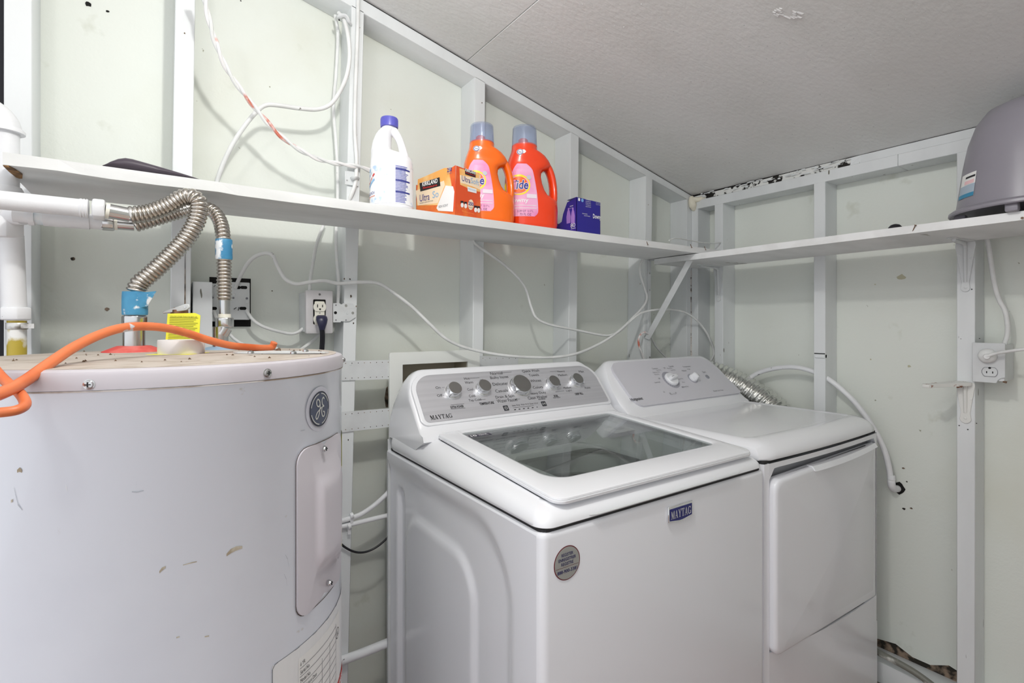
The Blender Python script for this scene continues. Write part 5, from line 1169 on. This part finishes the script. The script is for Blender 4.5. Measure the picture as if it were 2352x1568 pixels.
def dknob(c, r, ang, grip):
    k_ = obj('knob', MB().lathe([(r, 0), (r*1.02, .004), (r*.98, .009), (r*.9, .011), (0, .0115)], c, ND, 40), APPL, dryer)
    d_ = Vector((1, 0, 0))*math.cos(math.radians(ang))+UPd*math.sin(math.radians(ang)); s_ = ND.cross(d_)
    secs = []
    for w_, h_ in ((1.0, .008), (.95, .016), (.85, .024), (.6, .0265)):
        secs.append([c+d_*p[0]+s_*p[1]+ND*h_ for p in rrect(r*1.75*w_, grip*w_, grip*.3, 4)])
    obj('grip', MB().loft(secs), APPL, k_, smooth=45)
    strokes('knob_mark', [[(r*.25*math.cos(math.radians(ang+180)), r*.25*math.sin(math.radians(ang+180))), (r*.78*math.cos(math.radians(ang+180)), r*.78*math.sin(math.radians(ang+180)))]], c, (1, 0, 0), UPd, .0012, INK, k_, lift=.0272)
dknob(c, .0275, 10, .016)
c2_ = ond(1591, 869)
obj('dial_ring', MB().slab(ell(.0225, .0225, 40), c2_, (1, 0, 0), UPd, 0, .0004), mat('dial_ring_grey', (172, 172, 182), .5), dp, smooth=0)
dknob(c2_, .0165, 120, .017)
obj('start_button', MB().lathe([(.0095, 0), (.0092, .002), (.007, .003), (0, .0032)], ond(1624.5, 865), ND, 28), mat('button_grey', (150, 152, 160), .4), dryer)
def dtext(body, px, py, wpx, hpx, m=INKGREY, bold=0.0):
    c = ond(px, py); dep = (c-EYE).dot(FWD); e1, e0 = ond(px+wpx/2, py-wpx*.09), ond(px-wpx/2, py+wpx*.09)
    return letters('panel_text', body, c, (1, 0, 0), UPd, (e1-e0).length, hpx/F_PX*dep*1.2, m, dp, bold=bold, lift=.0005)
dtext('Hotpoint', 1462.5, 917, 27, 9, INK, .02)
for a in (('Cottons', 1504, 846, 12, 4), ('Less Dry', 1513, 850, 10, 3.5), ('Optimum Dry', 1507, 855, 15, 3.5), ('More Dry', 1509, 860, 10, 3.5), ('Off', 1526, 845, 4, 3.5), ('Quick Fluff', 1510, 878, 12, 3.5), ('Casuals', 1541, 841, 10, 3.5), ('More Dry', 1538, 846, 10, 3.5), ('Less Dry', 1546, 850, 10, 3.5), ('Off', 1514, 869, 4, 3.5), ('Temperature', 1577, 842, 16, 4.5), ('Medium', 1571, 851, 9, 3.5), ('High', 1582, 848, 6, 3.5), ('Start', 1617, 854, 7, 4.5), ('Sensor Dry', 1564, 870, 9, 3.5), ('Timed Dry', 1575, 888, 12, 3.5), ('80', 1568, 889, 4, 3.5), ('60', 1525, 900, 3, 3.5), ('40', 1539, 903, 3, 3.5), ('20', 1552, 902, 3, 3.5), ('Easy Dry', 1546, 905, 12, 3.5), ('Dry', 1570, 878, 5, 3.5), ('Reset Lint Trap', 1650, 897, 21, 4)): dtext(*a)

# ================================================================== THINGS ON THE SHELVES
# bleach bottle
bc_ = at(900, 465, y=1.275); bc_.z = SZ; BS = 1.275/ray(900, 465).y/F_PX       # metres per photo pixel at the bottle
bl = thing('bleach_bottle', 'white bleach bottle with side handle and blue cap on the long shelf', 'bottle', bc_)
U, Vd = RGT, FWD
def bsec(z, c, rx, ry, n=36): return [bc_+U*(c+rx*math.cos(2*PI*i/n))+Vd*(ry*math.sin(2*PI*i/n))+Vector((0, 0, z)) for i in range(n)]
S_ = [(0, 0, .050, .050), (.003, 0, .0535, .0535), (.010, 0, .0548, .0548), (.100, 0, .0548, .0548), (.112, 0, .0552, .0552), (.118, 0, .0545, .0545), (.128, 0, .0538, .0538), (.138, -.001, .0520, .0515), (.145, -.006, .0465, .0490), (.151, -.0165, .0360, .0465), (.156, -.0235, .0285, .0445), (.164, -.0262, .0242, .0420), (.175, -.0255, .0228, .0390), (.186, -.0238, .0215, .0350), (.197, -.0212, .0200, .0305), (.206, -.0170, .0195, .0260), (.214, -.0105, .0185, .0215), (.222, -.0065, .0172, .0180)]
obj('body', MB().loft([bsec(*s) for s in S_]), BLEACH, bl, smooth=60)
hpth = [bc_+U*x+Vector((0, 0, z)) for x, z in ((-.006, .216), (.003, .211), (.012, .201), (.0195, .188), (.0255, .172), (.0300, .154), (.0320, .139), (.028, .124))]
obj('handle', MB().tube(hpth, .0115, 16, 6, rf=lambda L, f: .0095+.0065*abs(2*f-1)**2), BLEACH, bl, smooth=60)
obj('cap', MB().lathe([(.0205, .2195), (.0222, .2205), (.0222, .2420), (.0212, .2440), (.002, .2445)], bc_+U*(-.0065), seg=40), BLEACHCAP, bl)
mb = MB()
for i in range(40):
    a = 2*PI*i/40; d0 = U*math.cos(a)+Vd*math.sin(a); p = bc_+U*(-.0065)+d0*.0222
    mb.box(tuple(p+Vector((-.0003, -.0003, .224))), tuple(p+Vector((.0003, .0003, .240))))
obj('cap_ribs', mb, BLEACHCAP, bl, smooth=0)
def bpl(a0, z0, lift=.0006):                                   # wrap round the bottle; a0 degrees from the side facing the camera
    def f(a, b):
        t = math.radians(a0)+a/.0552; return bc_+U*(.0552+lift)*math.sin(t)-Vd*(.0552+lift)*math.cos(t)+Vector((0, 0, z0+b))
    return f
def bpatch(name, a0, w, h, z0, m, par, lift): 
    P_ = bpl(a0, z0, lift); return obj(name, MB().grid(lambda u, v: P_((u-.5)*w, (v-.5)*h), 16, 2), m, par, smooth=0, flip=False)
lb_ = bpatch('label', 0, .170, .096, .060, mat('bleach_label', (246, 247, 250), .4, col2=(186, 210, 238), nscale=34, lo=.57, hi=.66), bl, .0004)
for i in range(26): 
    w_ = .036*random.uniform(.7, 1)
    strokes('label_print', [[(-.02, .046-.0036*i), (-.02+w_ if i not in (2, 10, 18) else .022, .046-.0036*i)]], (0, 0, 0), (1, 0, 0), (0, 0, 1), .0019 if i not in (2, 10, 18) else .0036, INKBLUE if i in (2, 10, 18) else mat('print_pale_blue', (120, 124, 190), .6), lb_, place=bpl(43, .060, .0009))
letters('label_brand', 'CLOROX', (0, 0, 0), (1, 0, 0), (0, 0, 1), .075, .026, INKWHITE, lb_, bold=.02, shear=.2, place=(lambda P_: lambda a, b: P_(a, b+a*.25))(bpl(-78, .078, .0012)))
strokes('label_swoosh', [[(-.05, -.020), (.0, -.006), (.020, .004), (.034, .016)]], (0, 0, 0), (1, 0, 0), (0, 0, 1), .0045, INKRED, lb_, place=bpl(-72, .072, .0010))
strokes('label_swoosh', [[(-.05, -.010), (.0, .012), (.022, .022)], [(-.05, .0), (.0, .02), (.016, .03)], [(-.05, -.03), (0, -.016), (.034, .002)]], (0, 0, 0), (1, 0, 0), (0, 0, 1), .006, INKLBLUE, lb_, place=bpl(-72, .072, .0008))
letters('label_text', 'REGULAR BLEACH', (0, 0, 0), (1, 0, 0), (0, 0, 1), .068, .0075, INKBLUE, lb_, place=bpl(-72, .040, .0012))
strokes('label_rule', [[(-.03, 0), (.030, .001)]], (0, 0, 0), (1, 0, 0), (0, 0, 1), .0016, mat('ink_orange', (230, 130, 90), .6), lb_, place=bpl(-66, .031, .0012))

# detergent bottles
def detergent(px, ypl, m, label, s_over=1.0, show=True):
    c = at(px, 500, y=ypl); c.z = SZ; t_ = (c-EYE).dot(FWD); s = t_/F_PX*s_over
    base = HOR-(SZ-CAM_Z)*F_PX/t_                                # photo row of the shelf top at this depth
    t = thing('detergent_bottle', label, 'bottle', c, None)
    u = Vector((.95, -.31, 0)).normalized(); w = Vector((.31, .95, 0)).normalized(); ku = s/.96
    # rows: height above base (px), left, right (px from centre), half depth (px)
    R_ = [(0, -48, 50, 30), (3, -52, 54, 33), (12, -54, 56, 35), (45, -57, 57, 36), (66, -59, 56, 36), (74, -59.5, 44, 36), (80, -60, 33, 36), (90, -60, 26, 35.5), (105, -60, 20, 35), (120, -59.5, 17, 34), (130, -59, 18, 33), (136, -58.5, 23, 31), (142, -58, 36, 29), (150, -56, 42, 28.5), (160, -53, 36.5, 29), (169, -50, 28, 30), (176, -47.5, 18, 29), (181, -46.5, 11, 28.6), (190, -45.5, 10.5, 28)]
    def half(v):
        for a, b in zip(R_, R_[1:]):
            if a[0] <= v <= b[0]:
                f = (v-a[0])/(b[0]-a[0]); return tuple(a[i]+(b[i]-a[i])*f for i in (1, 2, 3))
        return R_[-1][1:]
    def sec(h, l, r, d, n=40, e=2.7):
        out_ = []
        ee = 2.0 if h > 178 else e
        for i in range(n):
            a = 2*PI*i/n; ca, sa = math.cos(a), math.sin(a)
            x = (l+r)/2+(r-l)/2*math.copysign(abs(ca)**(2/ee), ca); y = d*math.copysign(abs(sa)**(2/ee), sa)
            out_.append(c+u*x*ku+w*y*ku+Vector((0, 0, h*s)))
        return out_
    body = obj('body', MB().loft([sec(*q) for q in R_]), m, t, smooth=60)
    hp_ = [(10, 160, 0), (24, 157, 0), (36, 147, 0), (44, 130, 0), (48.5, 108, 0), (49.5, 86, 0), (47.5, 68, 0), (40, 54, 0)]
    hpp = smooth_path([(x, z, 0) for x, z, _ in hp_], 6); secs = []; nh_ = len(hpp)
    for i_, p_ in enumerate(hpp):
        tg_ = (hpp[min(i_+1, nh_-1)]-hpp[max(i_-1, 0)]).normalized(); nx, nz = tg_.y, -tg_.x; f_ = abs(2*i_/(nh_-1)-1)
        r1, r2 = 8.4+2.0*f_**3, 13.5+11*f_**2
        secs.append([c+u*((p_.x+nx*r1*math.cos(2*PI*k/18))*ku)+w*(r2*math.sin(2*PI*k/18)*ku)+Vector((0, 0, (p_.y+nz*r1*math.cos(2*PI*k/18))*s)) for k in range(18)])
    obj('handle', MB().loft(secs), m, t, smooth=60)
    nc = c+u*(-17.5*ku)
    obj('collar', MB().lathe([(28.6*s, 181*s), (28.6*s, 193*s), (25*s, 195*s)], nc, seg=40), m if show else mat('collar_red_orange', (236, 70, 24), .25, coat=.4), t)
    obj('spout', MB().lathe([(12*s, 194*s), (11*s, 206*s), (8*s, 209*s), (0, 209*s)], nc+u*(-3*ku), seg=24), mat('spout_red', (226, 70, 60), .4), t)
    cap = obj('cap', MB().lathe([(29.5*s, 190*s), (29*s, 194*s), (27.6*s, 231*s), (25.5*s, 234.5*s), (0, 235*s)], nc, seg=48, cap=False).lathe([(28.0*s, 193*s), (26.4*s, 230*s), (0, 233*s)], nc, seg=48, cap=False), CAPBLUE, t)
    def surf(x, v, lift=.0008):                                # point on the front (camera-facing) side; x, v in photo pixels
        l, r, d = half(v); q = min(abs((x-(l+r)/2)/((r-l)/2)), .999); y = d*(1-q**2.7)**(1/2.7)
        return c+u*x*ku-w*(y*ku+lift)+Vector((0, 0, v*s))
    # label: a leaf-shaped panel on the left of the front
    def edge(v): f = min(max((v-26)/118, 0), 1); return -54+6*max(0, (f-.75)/.25)**2*2, 2-15*f**2-9*max(0, (f-.85)/.15)**2+(-8*(max(0, .1-f)/.1)**2)
    mb = MB().grid(lambda a, b: surf(edge(26+118*b)[0]+(edge(26+118*b)[1]-edge(26+118*b)[0])*a, 26+118*b, .0006), 12, 26)
    lb_ = obj('label', mb, PINK, t, smooth=0, flip=False)
    SP = lambda cx, cv, lift=.0012: (lambda a, b: surf(cx+a, cv+b, lift))
    def dsc(name, r0, cx, cv, m_, lift, k=1.0): 
        P_ = SP(cx, cv, lift); n_ = 36
        return obj(name, MB().add([P_(0, 0)]+[P_(r0*math.cos(2*PI*i/n_), r0*k*math.sin(2*PI*i/n_)) for i in range(n_)], [(0, 1+i, 1+(i+1) % n_) for i in range(n_)]), m_, lb_, smooth=0, flip=False)
    dsc('logo_disc', 24, -40, 95, mat('logo_yellow', (250, 222, 30), .4), .0010, .95)
    dsc('logo_disc', 18, -40, 95, mat('logo_orange', (246, 106, 24), .4), .0014)
    letters('logo_text', 'Tide', (0, 0, 0), (1, 0, 0), (0, 0, 1), 39, 22, INKWHITE, lb_, bold=.06, shear=.15, place=SP(-39.5, 95, .0017))
    letters('logo_text', 'Tide', (0, 0, 0), (1, 0, 0), (0, 0, 1), 37, 20, mat('logo_blue', (40, 40, 140), .4), lb_, bold=.02, shear=.15, place=SP(-39.5, 95, .0020))
    dsc('plus_mark', 5, -19, 112, mat('plus_grey', (196, 196, 206), .4), .0018)
    letters('label_text', 'Downy', (0, 0, 0), (1, 0, 0), (0, 0, 1), 44, 13, INKWHITE, lb_, bold=.02, place=SP(-42, 60, .0014))
    strokes('label_rule', [[(-48, 50), (-2, 50)], [(-48, 34+10), (-2, 34+10)]], (0, 0, 0), (1, 0, 0), (0, 0, 1), 1.2, INKWHITE, lb_, place=lambda a, b: surf(a, b, .0013))
    letters('label_text', '2.29 QT  2.17 L', (0, 0, 0), (1, 0, 0), (0, 0, 1), 34, 5, mat('ink_plum', (120, 60, 110), .6), lb_, place=SP(-26, 37, .0014))
    letters('label_text', '73 FL OZ', (0, 0, 0), (1, 0, 0), (0, 0, 1), 24, 5, mat('ink_plum', (120, 60, 110), .6), lb_, place=SP(-26, 30, .0014))
    mb = MB().grid(lambda a, b: surf(-24+22*a, 66+9*b, .0016), 4, 2); obj('label_tab', mb, mat('tab_pale', (236, 222, 232), .4), lb_, smooth=0, flip=False)
    P_ = SP(-36, 170, .0012)
    hb = obj('he_mark', MB().add([P_(0, 0)]+[P_(6.5*math.cos(2*PI*i/24), 6.5*math.sin(2*PI*i/24)) for i in range(24)], [(0, 1+i, 1+(i+1) % 24) for i in range(24)]), INKWHITE, t, smooth=0, flip=False)
    P2_ = SP(-28, 171, .0013); obj('bubble_mark', MB().add([P2_(0, 0)]+[P2_((3.6+.8*math.cos(3*2*PI*i/18))*math.cos(2*PI*i/18), 4.4*math.sin(2*PI*i/18)) for i in range(18)], [(0, 1+i, 1+(i+1) % 18) for i in range(18)]), INKWHITE, hb, smooth=0, flip=False)
    strokes('he_ring', [[(5.4*math.cos(2*PI*i/24), 5.4*math.sin(2*PI*i/24)) for i in range(25)]], (0, 0, 0), (1, 0, 0), (0, 0, 1), 1.1, INKBLUE, hb, place=SP(-36, 170, .0016))
    letters('he_text', 'he', (0, 0, 0), (1, 0, 0), (0, 0, 1), 5.5, 4.4, INKBLUE, hb, place=SP(-36, 170, .0016))
    return t
detergent(1124, 1.285, TIDE1, 'orange detergent bottle standing right behind the orange dryer sheet carton', .97, False)
detergent(1222, 1.288, TIDE2, 'red-orange detergent bottle standing beside the blue carton', 1.0)

# dryer sheet carton, torn open
kc = at(1046, 485, y=1.222); kc.z = SZ
ka, kb = Vector((-.31, .95, 0)).normalized(), Vector((.95, .31, 0)).normalized(); KH, KL, KW = .137, .155, .124
kx = thing('dryer_sheet_carton', 'torn open orange carton of dryer sheets between the bleach and the orange bottle', 'carton', kc)
Z3 = Vector((0, 0, 1))
nL = -kb; nE = -ka
face = [(0, 0), (KL, 0), (KL, KH*.80), (KL*.80, KH*.70), (KL*.52, KH*.66), (KL*.44, KH*.73), (KL*.22, KH*.86), (KL*.16, KH*.84), (KL*.10, KH*.97), (0, KH)]
obj('long_side', MB().slab([(-p[0], p[1]) for p in face], kc, -ka, Z3, -.0012, 0), BOXOR, kx, smooth=0)
obj('end_panel', MB().slab([(0, 0), (KW, 0), (KW, KH*.98), (.004, KH)], kc, kb, Z3, -.0012, 0), BOXOR, kx, smooth=0)
obj('back_side', MB().slab([(0, 0), (KL, 0), (KL, KH*.8), (KL*.5, KH*.72), (0, KH*.98)], kc+kb*KW, ka, Z3, -.0012, 0), BOXIN, kx, smooth=0)
obj('end_panel', MB().slab([(0, 0), (KW, 0), (KW, KH*.8), (0, KH*.8)], kc+ka*KL, kb, Z3, -.0012, 0), BOXIN, kx, smooth=0)
obj('bottom_panel', MB().slab([(0, 0), (KW, 0), (KW, KL), (0, KL)], kc+Vector((0, 0, .0008)), kb, ka, -.0006, .0006), BOXIN, kx, smooth=0)
obj('sheet_pack', MB().hexa([kc+kb*.01+ka*.02+Z3*.002, kc+kb*(KW-.01)+ka*.02+Z3*.002, kc+kb*(KW-.01)+ka*(KL-.02)+Z3*.002, kc+kb*.01+ka*(KL-.02)+Z3*.002, kc+kb*.01+ka*.02+Z3*.075, kc+kb*(KW-.01)+ka*.02+Z3*.075, kc+kb*(KW-.01)+ka*(KL-.02)+Z3*.075, kc+kb*.01+ka*(KL-.02)+Z3*.075]), PAPER, kx, bevel=.004)
# prints on the long side (right-to-left along -ka seen from the camera)
def kl(name, pts, m, lift): return obj(name, MB().slab([(-p[0], p[1]) for p in pts], kc, -ka, Z3, lift-.0002, lift), m, kx, smooth=0)
def kpx(px, py): h_ = hit(px, py, kc, nL)-kc; return (h_.dot(ka), h_.z)
kl('amber_print', [kpx(957, 472), kpx(1035, 470), kpx(1040, 440), kpx(1030, 385), kpx(1020, 386), kpx(960, 412)], BOXAM, .0003)
kl('peach_print', [kpx(955, 438), kpx(1020, 415), kpx(1022, 425), kpx(1006, 466), kpx(960, 472)], BOXPEACH, .0006)
kl('white_tear', [kpx(1007, 484), kpx(1041, 486), kpx(1044, 440), kpx(1041, 428), kpx(1024, 426), kpx(1012, 455), kpx(1003, 478)], INKWHITE, .0009)
kl('brand_block', [kpx(964, 421), kpx(1010, 407), kpx(1012, 427), kpx(966, 440)], INK, .0009)
def ktext(body, px, py, w, h, m, bold=.02, slope=.012, plane=None, nm='carton_text'):
    n_ = plane or nL; p = hit(px, py, kc, n_); ux = -ka if n_ is nL else kb
    return letters(nm, body, p, ux, Z3+ux*0, w, h, m, kx, bold=bold, lift=.0013)
ktext('KIRKLAND', *((988, 419)), .062, .0125, INKWHITE, .03); ktext('Signature', 988, 429, .058, .008, INKRED, .02)
ktext('Ultra', 976, 453, .040, .020, INKBLUE, .0); ktext('So', 1001, 446, .024, .019, INKLBLUE, .0); ktext('PREMIUM FABRIC SOFTENER', 980, 464, .055, .003, INKGREY, 0); ktext('RESH SCENT', 1019, 473, .036, .0065, INKGREY, 0)
ktext('250', 1033, 390, .018, .011, INKBLUE, .02); ktext('SINGLE SHEETS', 1033, 398, .018, .0034, INKGREY, 0)
def ke(name, pts, m, lift): return obj(name, MB().slab([(h_.dot(kb), h_.z) for h_ in [hit(p[0], p[1], kc, nE)-kc for p in pts]], kc, kb, Z3, lift-.0002, lift), m, kx, smooth=0)
ke('amber_print', [(1055, 386), (1105, 400), (1105, 441), (1085, 437), (1057, 424)], BOXAM, .0003)
ke('peach_print', [(1056, 402), (1105, 410), (1105, 437), (1085, 428), (1057, 419)], BOXPEACH, .0006)
ke('brand_block', [(1067, 386.5), (1092, 395), (1092, 408), (1068, 400)], INK, .0009)
ke('scent_block', [(1073, 428), (1094, 434), (1094, 444), (1074, 439)], INKWHITE, .0009)
for i, q in enumerate(((1061, 471), (1069, 473), (1092, 482), (1099, 483))):
    ke('care_icon', [(q[0]-3.4+0, q[1]-10), (q[0]+3.2, q[1]-9.4), (q[0]+3.2, q[1]-4.5), (q[0]-3.4, q[1]-5)], INK, .0007); ke('care_icon', [(q[0]+3.4*math.cos(2*PI*k/12), q[1]+5.5*math.sin(2*PI*k/12)) for k in range(11, -1, -1)], INKWHITE, .0010)
ktext('KIRKLAND', 1080, 394, .043, .0075, INKWHITE, .03, plane=nE); ktext('Signature', 1080, 400, .04, .004, INKRED, .02, plane=nE)
ktext('Ultra', 1070, 412, .034, .015, INKBLUE, 0, plane=nE); ktext('Soft', 1090, 417, .034, .015, INKLBLUE, 0, plane=nE); ktext('FRESH SCENT', 1084, 436, .034, .004, INKLBLUE, 0, plane=nE)
ke('count_glow', [(1081+6.5*math.cos(2*PI*k/18), 470+12*math.sin(2*PI*k/18)) for k in range(17, -1, -1)], BOXPEACH, .0007)
ktext('250', 1081, 468, .021, .010, INKBLUE, .02, plane=nE); ktext('SINGLE SHEETS', 1081, 477, .019, .0035, INKGREY, 0, plane=nE); ktext('40 count per box', 1074, 488, .05, .004, mat('print_amber', (244, 180, 90), .6), 0, plane=nE)

# blue carton
dc = at(1324, 525, y=1.215); dc.z = SZ; DH, DW, DL = .109, .104, .125
dx = thing('blue_carton', 'dark blue carton of dryer sheets with torn side on the long shelf', 'carton', dc)
obj('front_panel', MB().slab([(0, 0), (DW, 0), (DW, DH*.96), (0, DH)], dc, (1, 0, 0), Z3, -.0012, 0), BOXBL, dx, smooth=0)
obj('side_panel', MB().slab([(0, 0), (0, DH), (-DL*.36, DH*.93), (-DL*.52, DH*.62), (-DL*.58, DH*.40), (-DL, DH*.22), (-DL, 0)][::-1], dc, (0, -1, 0), Z3, -.0012, 0), BOXBLS, dx, smooth=0)
obj('back_panel', MB().slab([(0, 0), (DW, 0), (DW, DH*.5), (0, DH*.42)], dc+Vector((0, DL, 0)), (1, 0, 0), Z3, -.0012, 0), BOXIN, dx, smooth=0)
obj('side_panel', MB().slab([(0, 0), (DL, 0), (DL, DH*.5), (0, DH*.96)], dc+Vector((DW, 0, 0)), (0, 1, 0), Z3, -.0012, 0), BOXBL, dx, smooth=0)
obj('top_flap', MB().hexa([dc+Vector((0, 0, DH)), dc+Vector((DW, 0, DH*.96)), dc+Vector((DW, .045, DH*.97)), dc+Vector((0, .045, DH*.99)), dc+Vector((0, 0, DH+.001)), dc+Vector((DW, 0, DH*.96+.001)), dc+Vector((DW, .045, DH*.97+.001)), dc+Vector((0, .045, DH*.99+.001))]), BOXBL, dx, smooth=0)
obj('sheet_pack', MB().box((dc.x+.008, dc.y+.015, dc.z+.001), (dc.x+DW-.008, dc.y+DL-.012, dc.z+.030)), PAPER, dx, bevel=.003)
DF = lambda px, py: hit(px, py, dc, (0, -1, 0))
def dtx(body, px, py, w, h, m=INKWHITE, bold=0.0, side=False):
    p = hit(px, py, dc, (-1, 0, 0)) if side else DF(px, py)
    return letters('carton_text', body, p, (0, -1, 0) if side else (1, 0, 0), Z3, w, h, m, dx, bold=bold, lift=.0006)
dtx('Downy', 1371, 499, .036, .019, bold=.02); dtx('80', 1316, 517, .022, .013, side=True); dtx('sheets', 1317, 524, .022, .004, side=True)
dtx('DRYER SHEETS', 1343, 491, .022, .003); dtx('ULTRA SOFT FRESHNESS', 1348, 496, .026, .003)
for i in range(5): dtx('WARNING KEEP OUT OF REACH OF CHILDREN'[i*5:i*5+12] or 'x', 1351, 459+4*i, .022, .0028)
for i in range(3): dtx('recycle carton here'[i*4:i*4+12], 1374, 463+3.6*i, .022, .0026)
dtx('new', 1313, 473, .016, .003, side=True); dtx('Downy fresh', 1312, 478, .02, .003, side=True)
obj('blue_dot', MB().slab(ell(.0052, .0056, 20), DF(1337.5, 460), (1, 0, 0), Z3, .0002, .0005), mat('dot_sky', (120, 170, 226), .5), dx, smooth=0)
obj('white_square', MB().slab(rrect(.008, .009, .001, 1), DF(1330, 458), (1, 0, 0), Z3, .0002, .0005), INKWHITE, dx, smooth=0)
LIL = mat('print_lilac', (170, 130, 210), .5)
for px, k in ((1306, 1.0), (1316, .95)):
    p = hit(px, 497, dc, (-1, 0, 0))
    obj('bottle_print', MB().slab([(-.009*k, -.022), (.009*k, -.022), (.010*k, .0), (.006*k, .016), (.003, .021), (.003, .027), (-.003, .027), (-.003, .021), (-.006*k, .016), (-.010*k, 0)], p, (0, -1, 0), Z3, .0002, .0006), LIL, dx, smooth=0)
# grey tub upside down
tc_ = Vector((1.80, .317, 1.5255))
tb_ = thing('plastic_tub', 'large grey plastic tub turned upside down on the shelf by the outlet wall', 'tub', tc_)
obj('body', MB().lathe([(.146, .026), (.1435, .045), (.131, .1425), (.1206, .2025), (.105, .2505), (.084, .2805), (.055, .2945), (.02, .299), (0, .2995)], tc_, seg=64), POTM, tb_, smooth=60)
obj('rim', MB().lathe([(.140, .024), (.152, .018), (.158, .017), (.1605, .020), (.160, .026), (.154, .031), (.146, .033)], tc_, seg=64, cap=False), POTM, tb_)
for a in (20, 110, 176, 250): obj('lug', MB().box(tuple(tc_+Vector((.135*math.cos(math.radians(a))-.012, .135*math.sin(math.radians(a))-.012, 0))), tuple(tc_+Vector((.135*math.cos(math.radians(a))+.012, .135*math.sin(math.radians(a))+.012, .022)))), POTM, tb_, bevel=.004)
def tpl(deg, z, lift=.001):
    def f(a, b):
        zz = z+b; r = .131+(.1425-zz)*(.146-.131)/.1165; t = math.radians(deg)+a/.137
        return tc_+Vector(((r+lift)*math.cos(t), (r+lift)*math.sin(t), zz))
    return f
td0 = 113.0
def tpatch(name, u0, u1, v0, v1, m, par, lift): P_ = tpl(td0, 0, lift); return obj(name, MB().grid(lambda u, v: P_(u0+(u1-u0)*u, v0+(v1-v0)*v), 8, 3), m, par, smooth=0, flip=False)
def label_deg():
    best = None
    for d_ in range(60, 260):
        p = tpl(d_, .09)(0, 0); v = p-EYE; px = 1176+F_PX*v.dot(RGT)/v.dot(FWD); n_ = Vector((math.cos(math.radians(d_)), math.sin(math.radians(d_)), 0))
        if n_.dot(v) < 0:
            e = abs(px-2219)
            if best is None or e < best[0]: best = (e, d_)
    return best[1]
td0 = label_deg()
ls = tpatch('sticker', -.030, .030, .058, .120, PAPER, tb_, .0008)
tpatch('sticker_scene', -.030, .030, .058, .090, mat('sticker_grey_blue', (170, 186, 200), .5), ls, .0012); tpatch('sticker_band', -.030, .030, .058, .068, mat('sticker_teal', (60, 140, 176), .5), ls, .0015)
tpatch('sticker_bar', -.006, .028, .107, .112, INK, ls, .0013); tpatch('sticker_logo', -.008, .026, .092, .101, mat('sticker_pink', (236, 196, 200), .5), ls, .0014)
# small dark lump and flat dark object
p = at(2056, 525, x=1.745); p.z = 1.5255
tag(obj('rubber_stopper', MB().lathe([(.0185, 0), (.019, .004), (.016, .013), (.011, .019), (.004, .0215), (0, .0215)], p, (.05, .03, 1), 20), BLACKP), 'small black rubber stopper sitting on the board shelf left of the grey tub', 'stopper')
p = at(350, 395, y=1.235); p.z = SZ
mb = MB(); secs = []
for i in range(15):
    f = i/14; x = -.075+.155*f; h_ = (.030*math.sin(PI*min(1, f*3.6)/2))*(1-f)**.8+.002; wd = .018*(1-.35*f)
    secs.append([(p.x+x, 1.221+wd*math.cos(2*PI*k/14), SZ+max(0, h_*.5+h_*.5*math.sin(2*PI*k/14))) for k in range(14)])
tag(obj('scraper', mb.loft(secs), mat('dark_plum_plastic', (70, 62, 72), .4)), 'flat dark plastic scraper lying on the long shelf above the heater', 'tool')
#@@NEXT
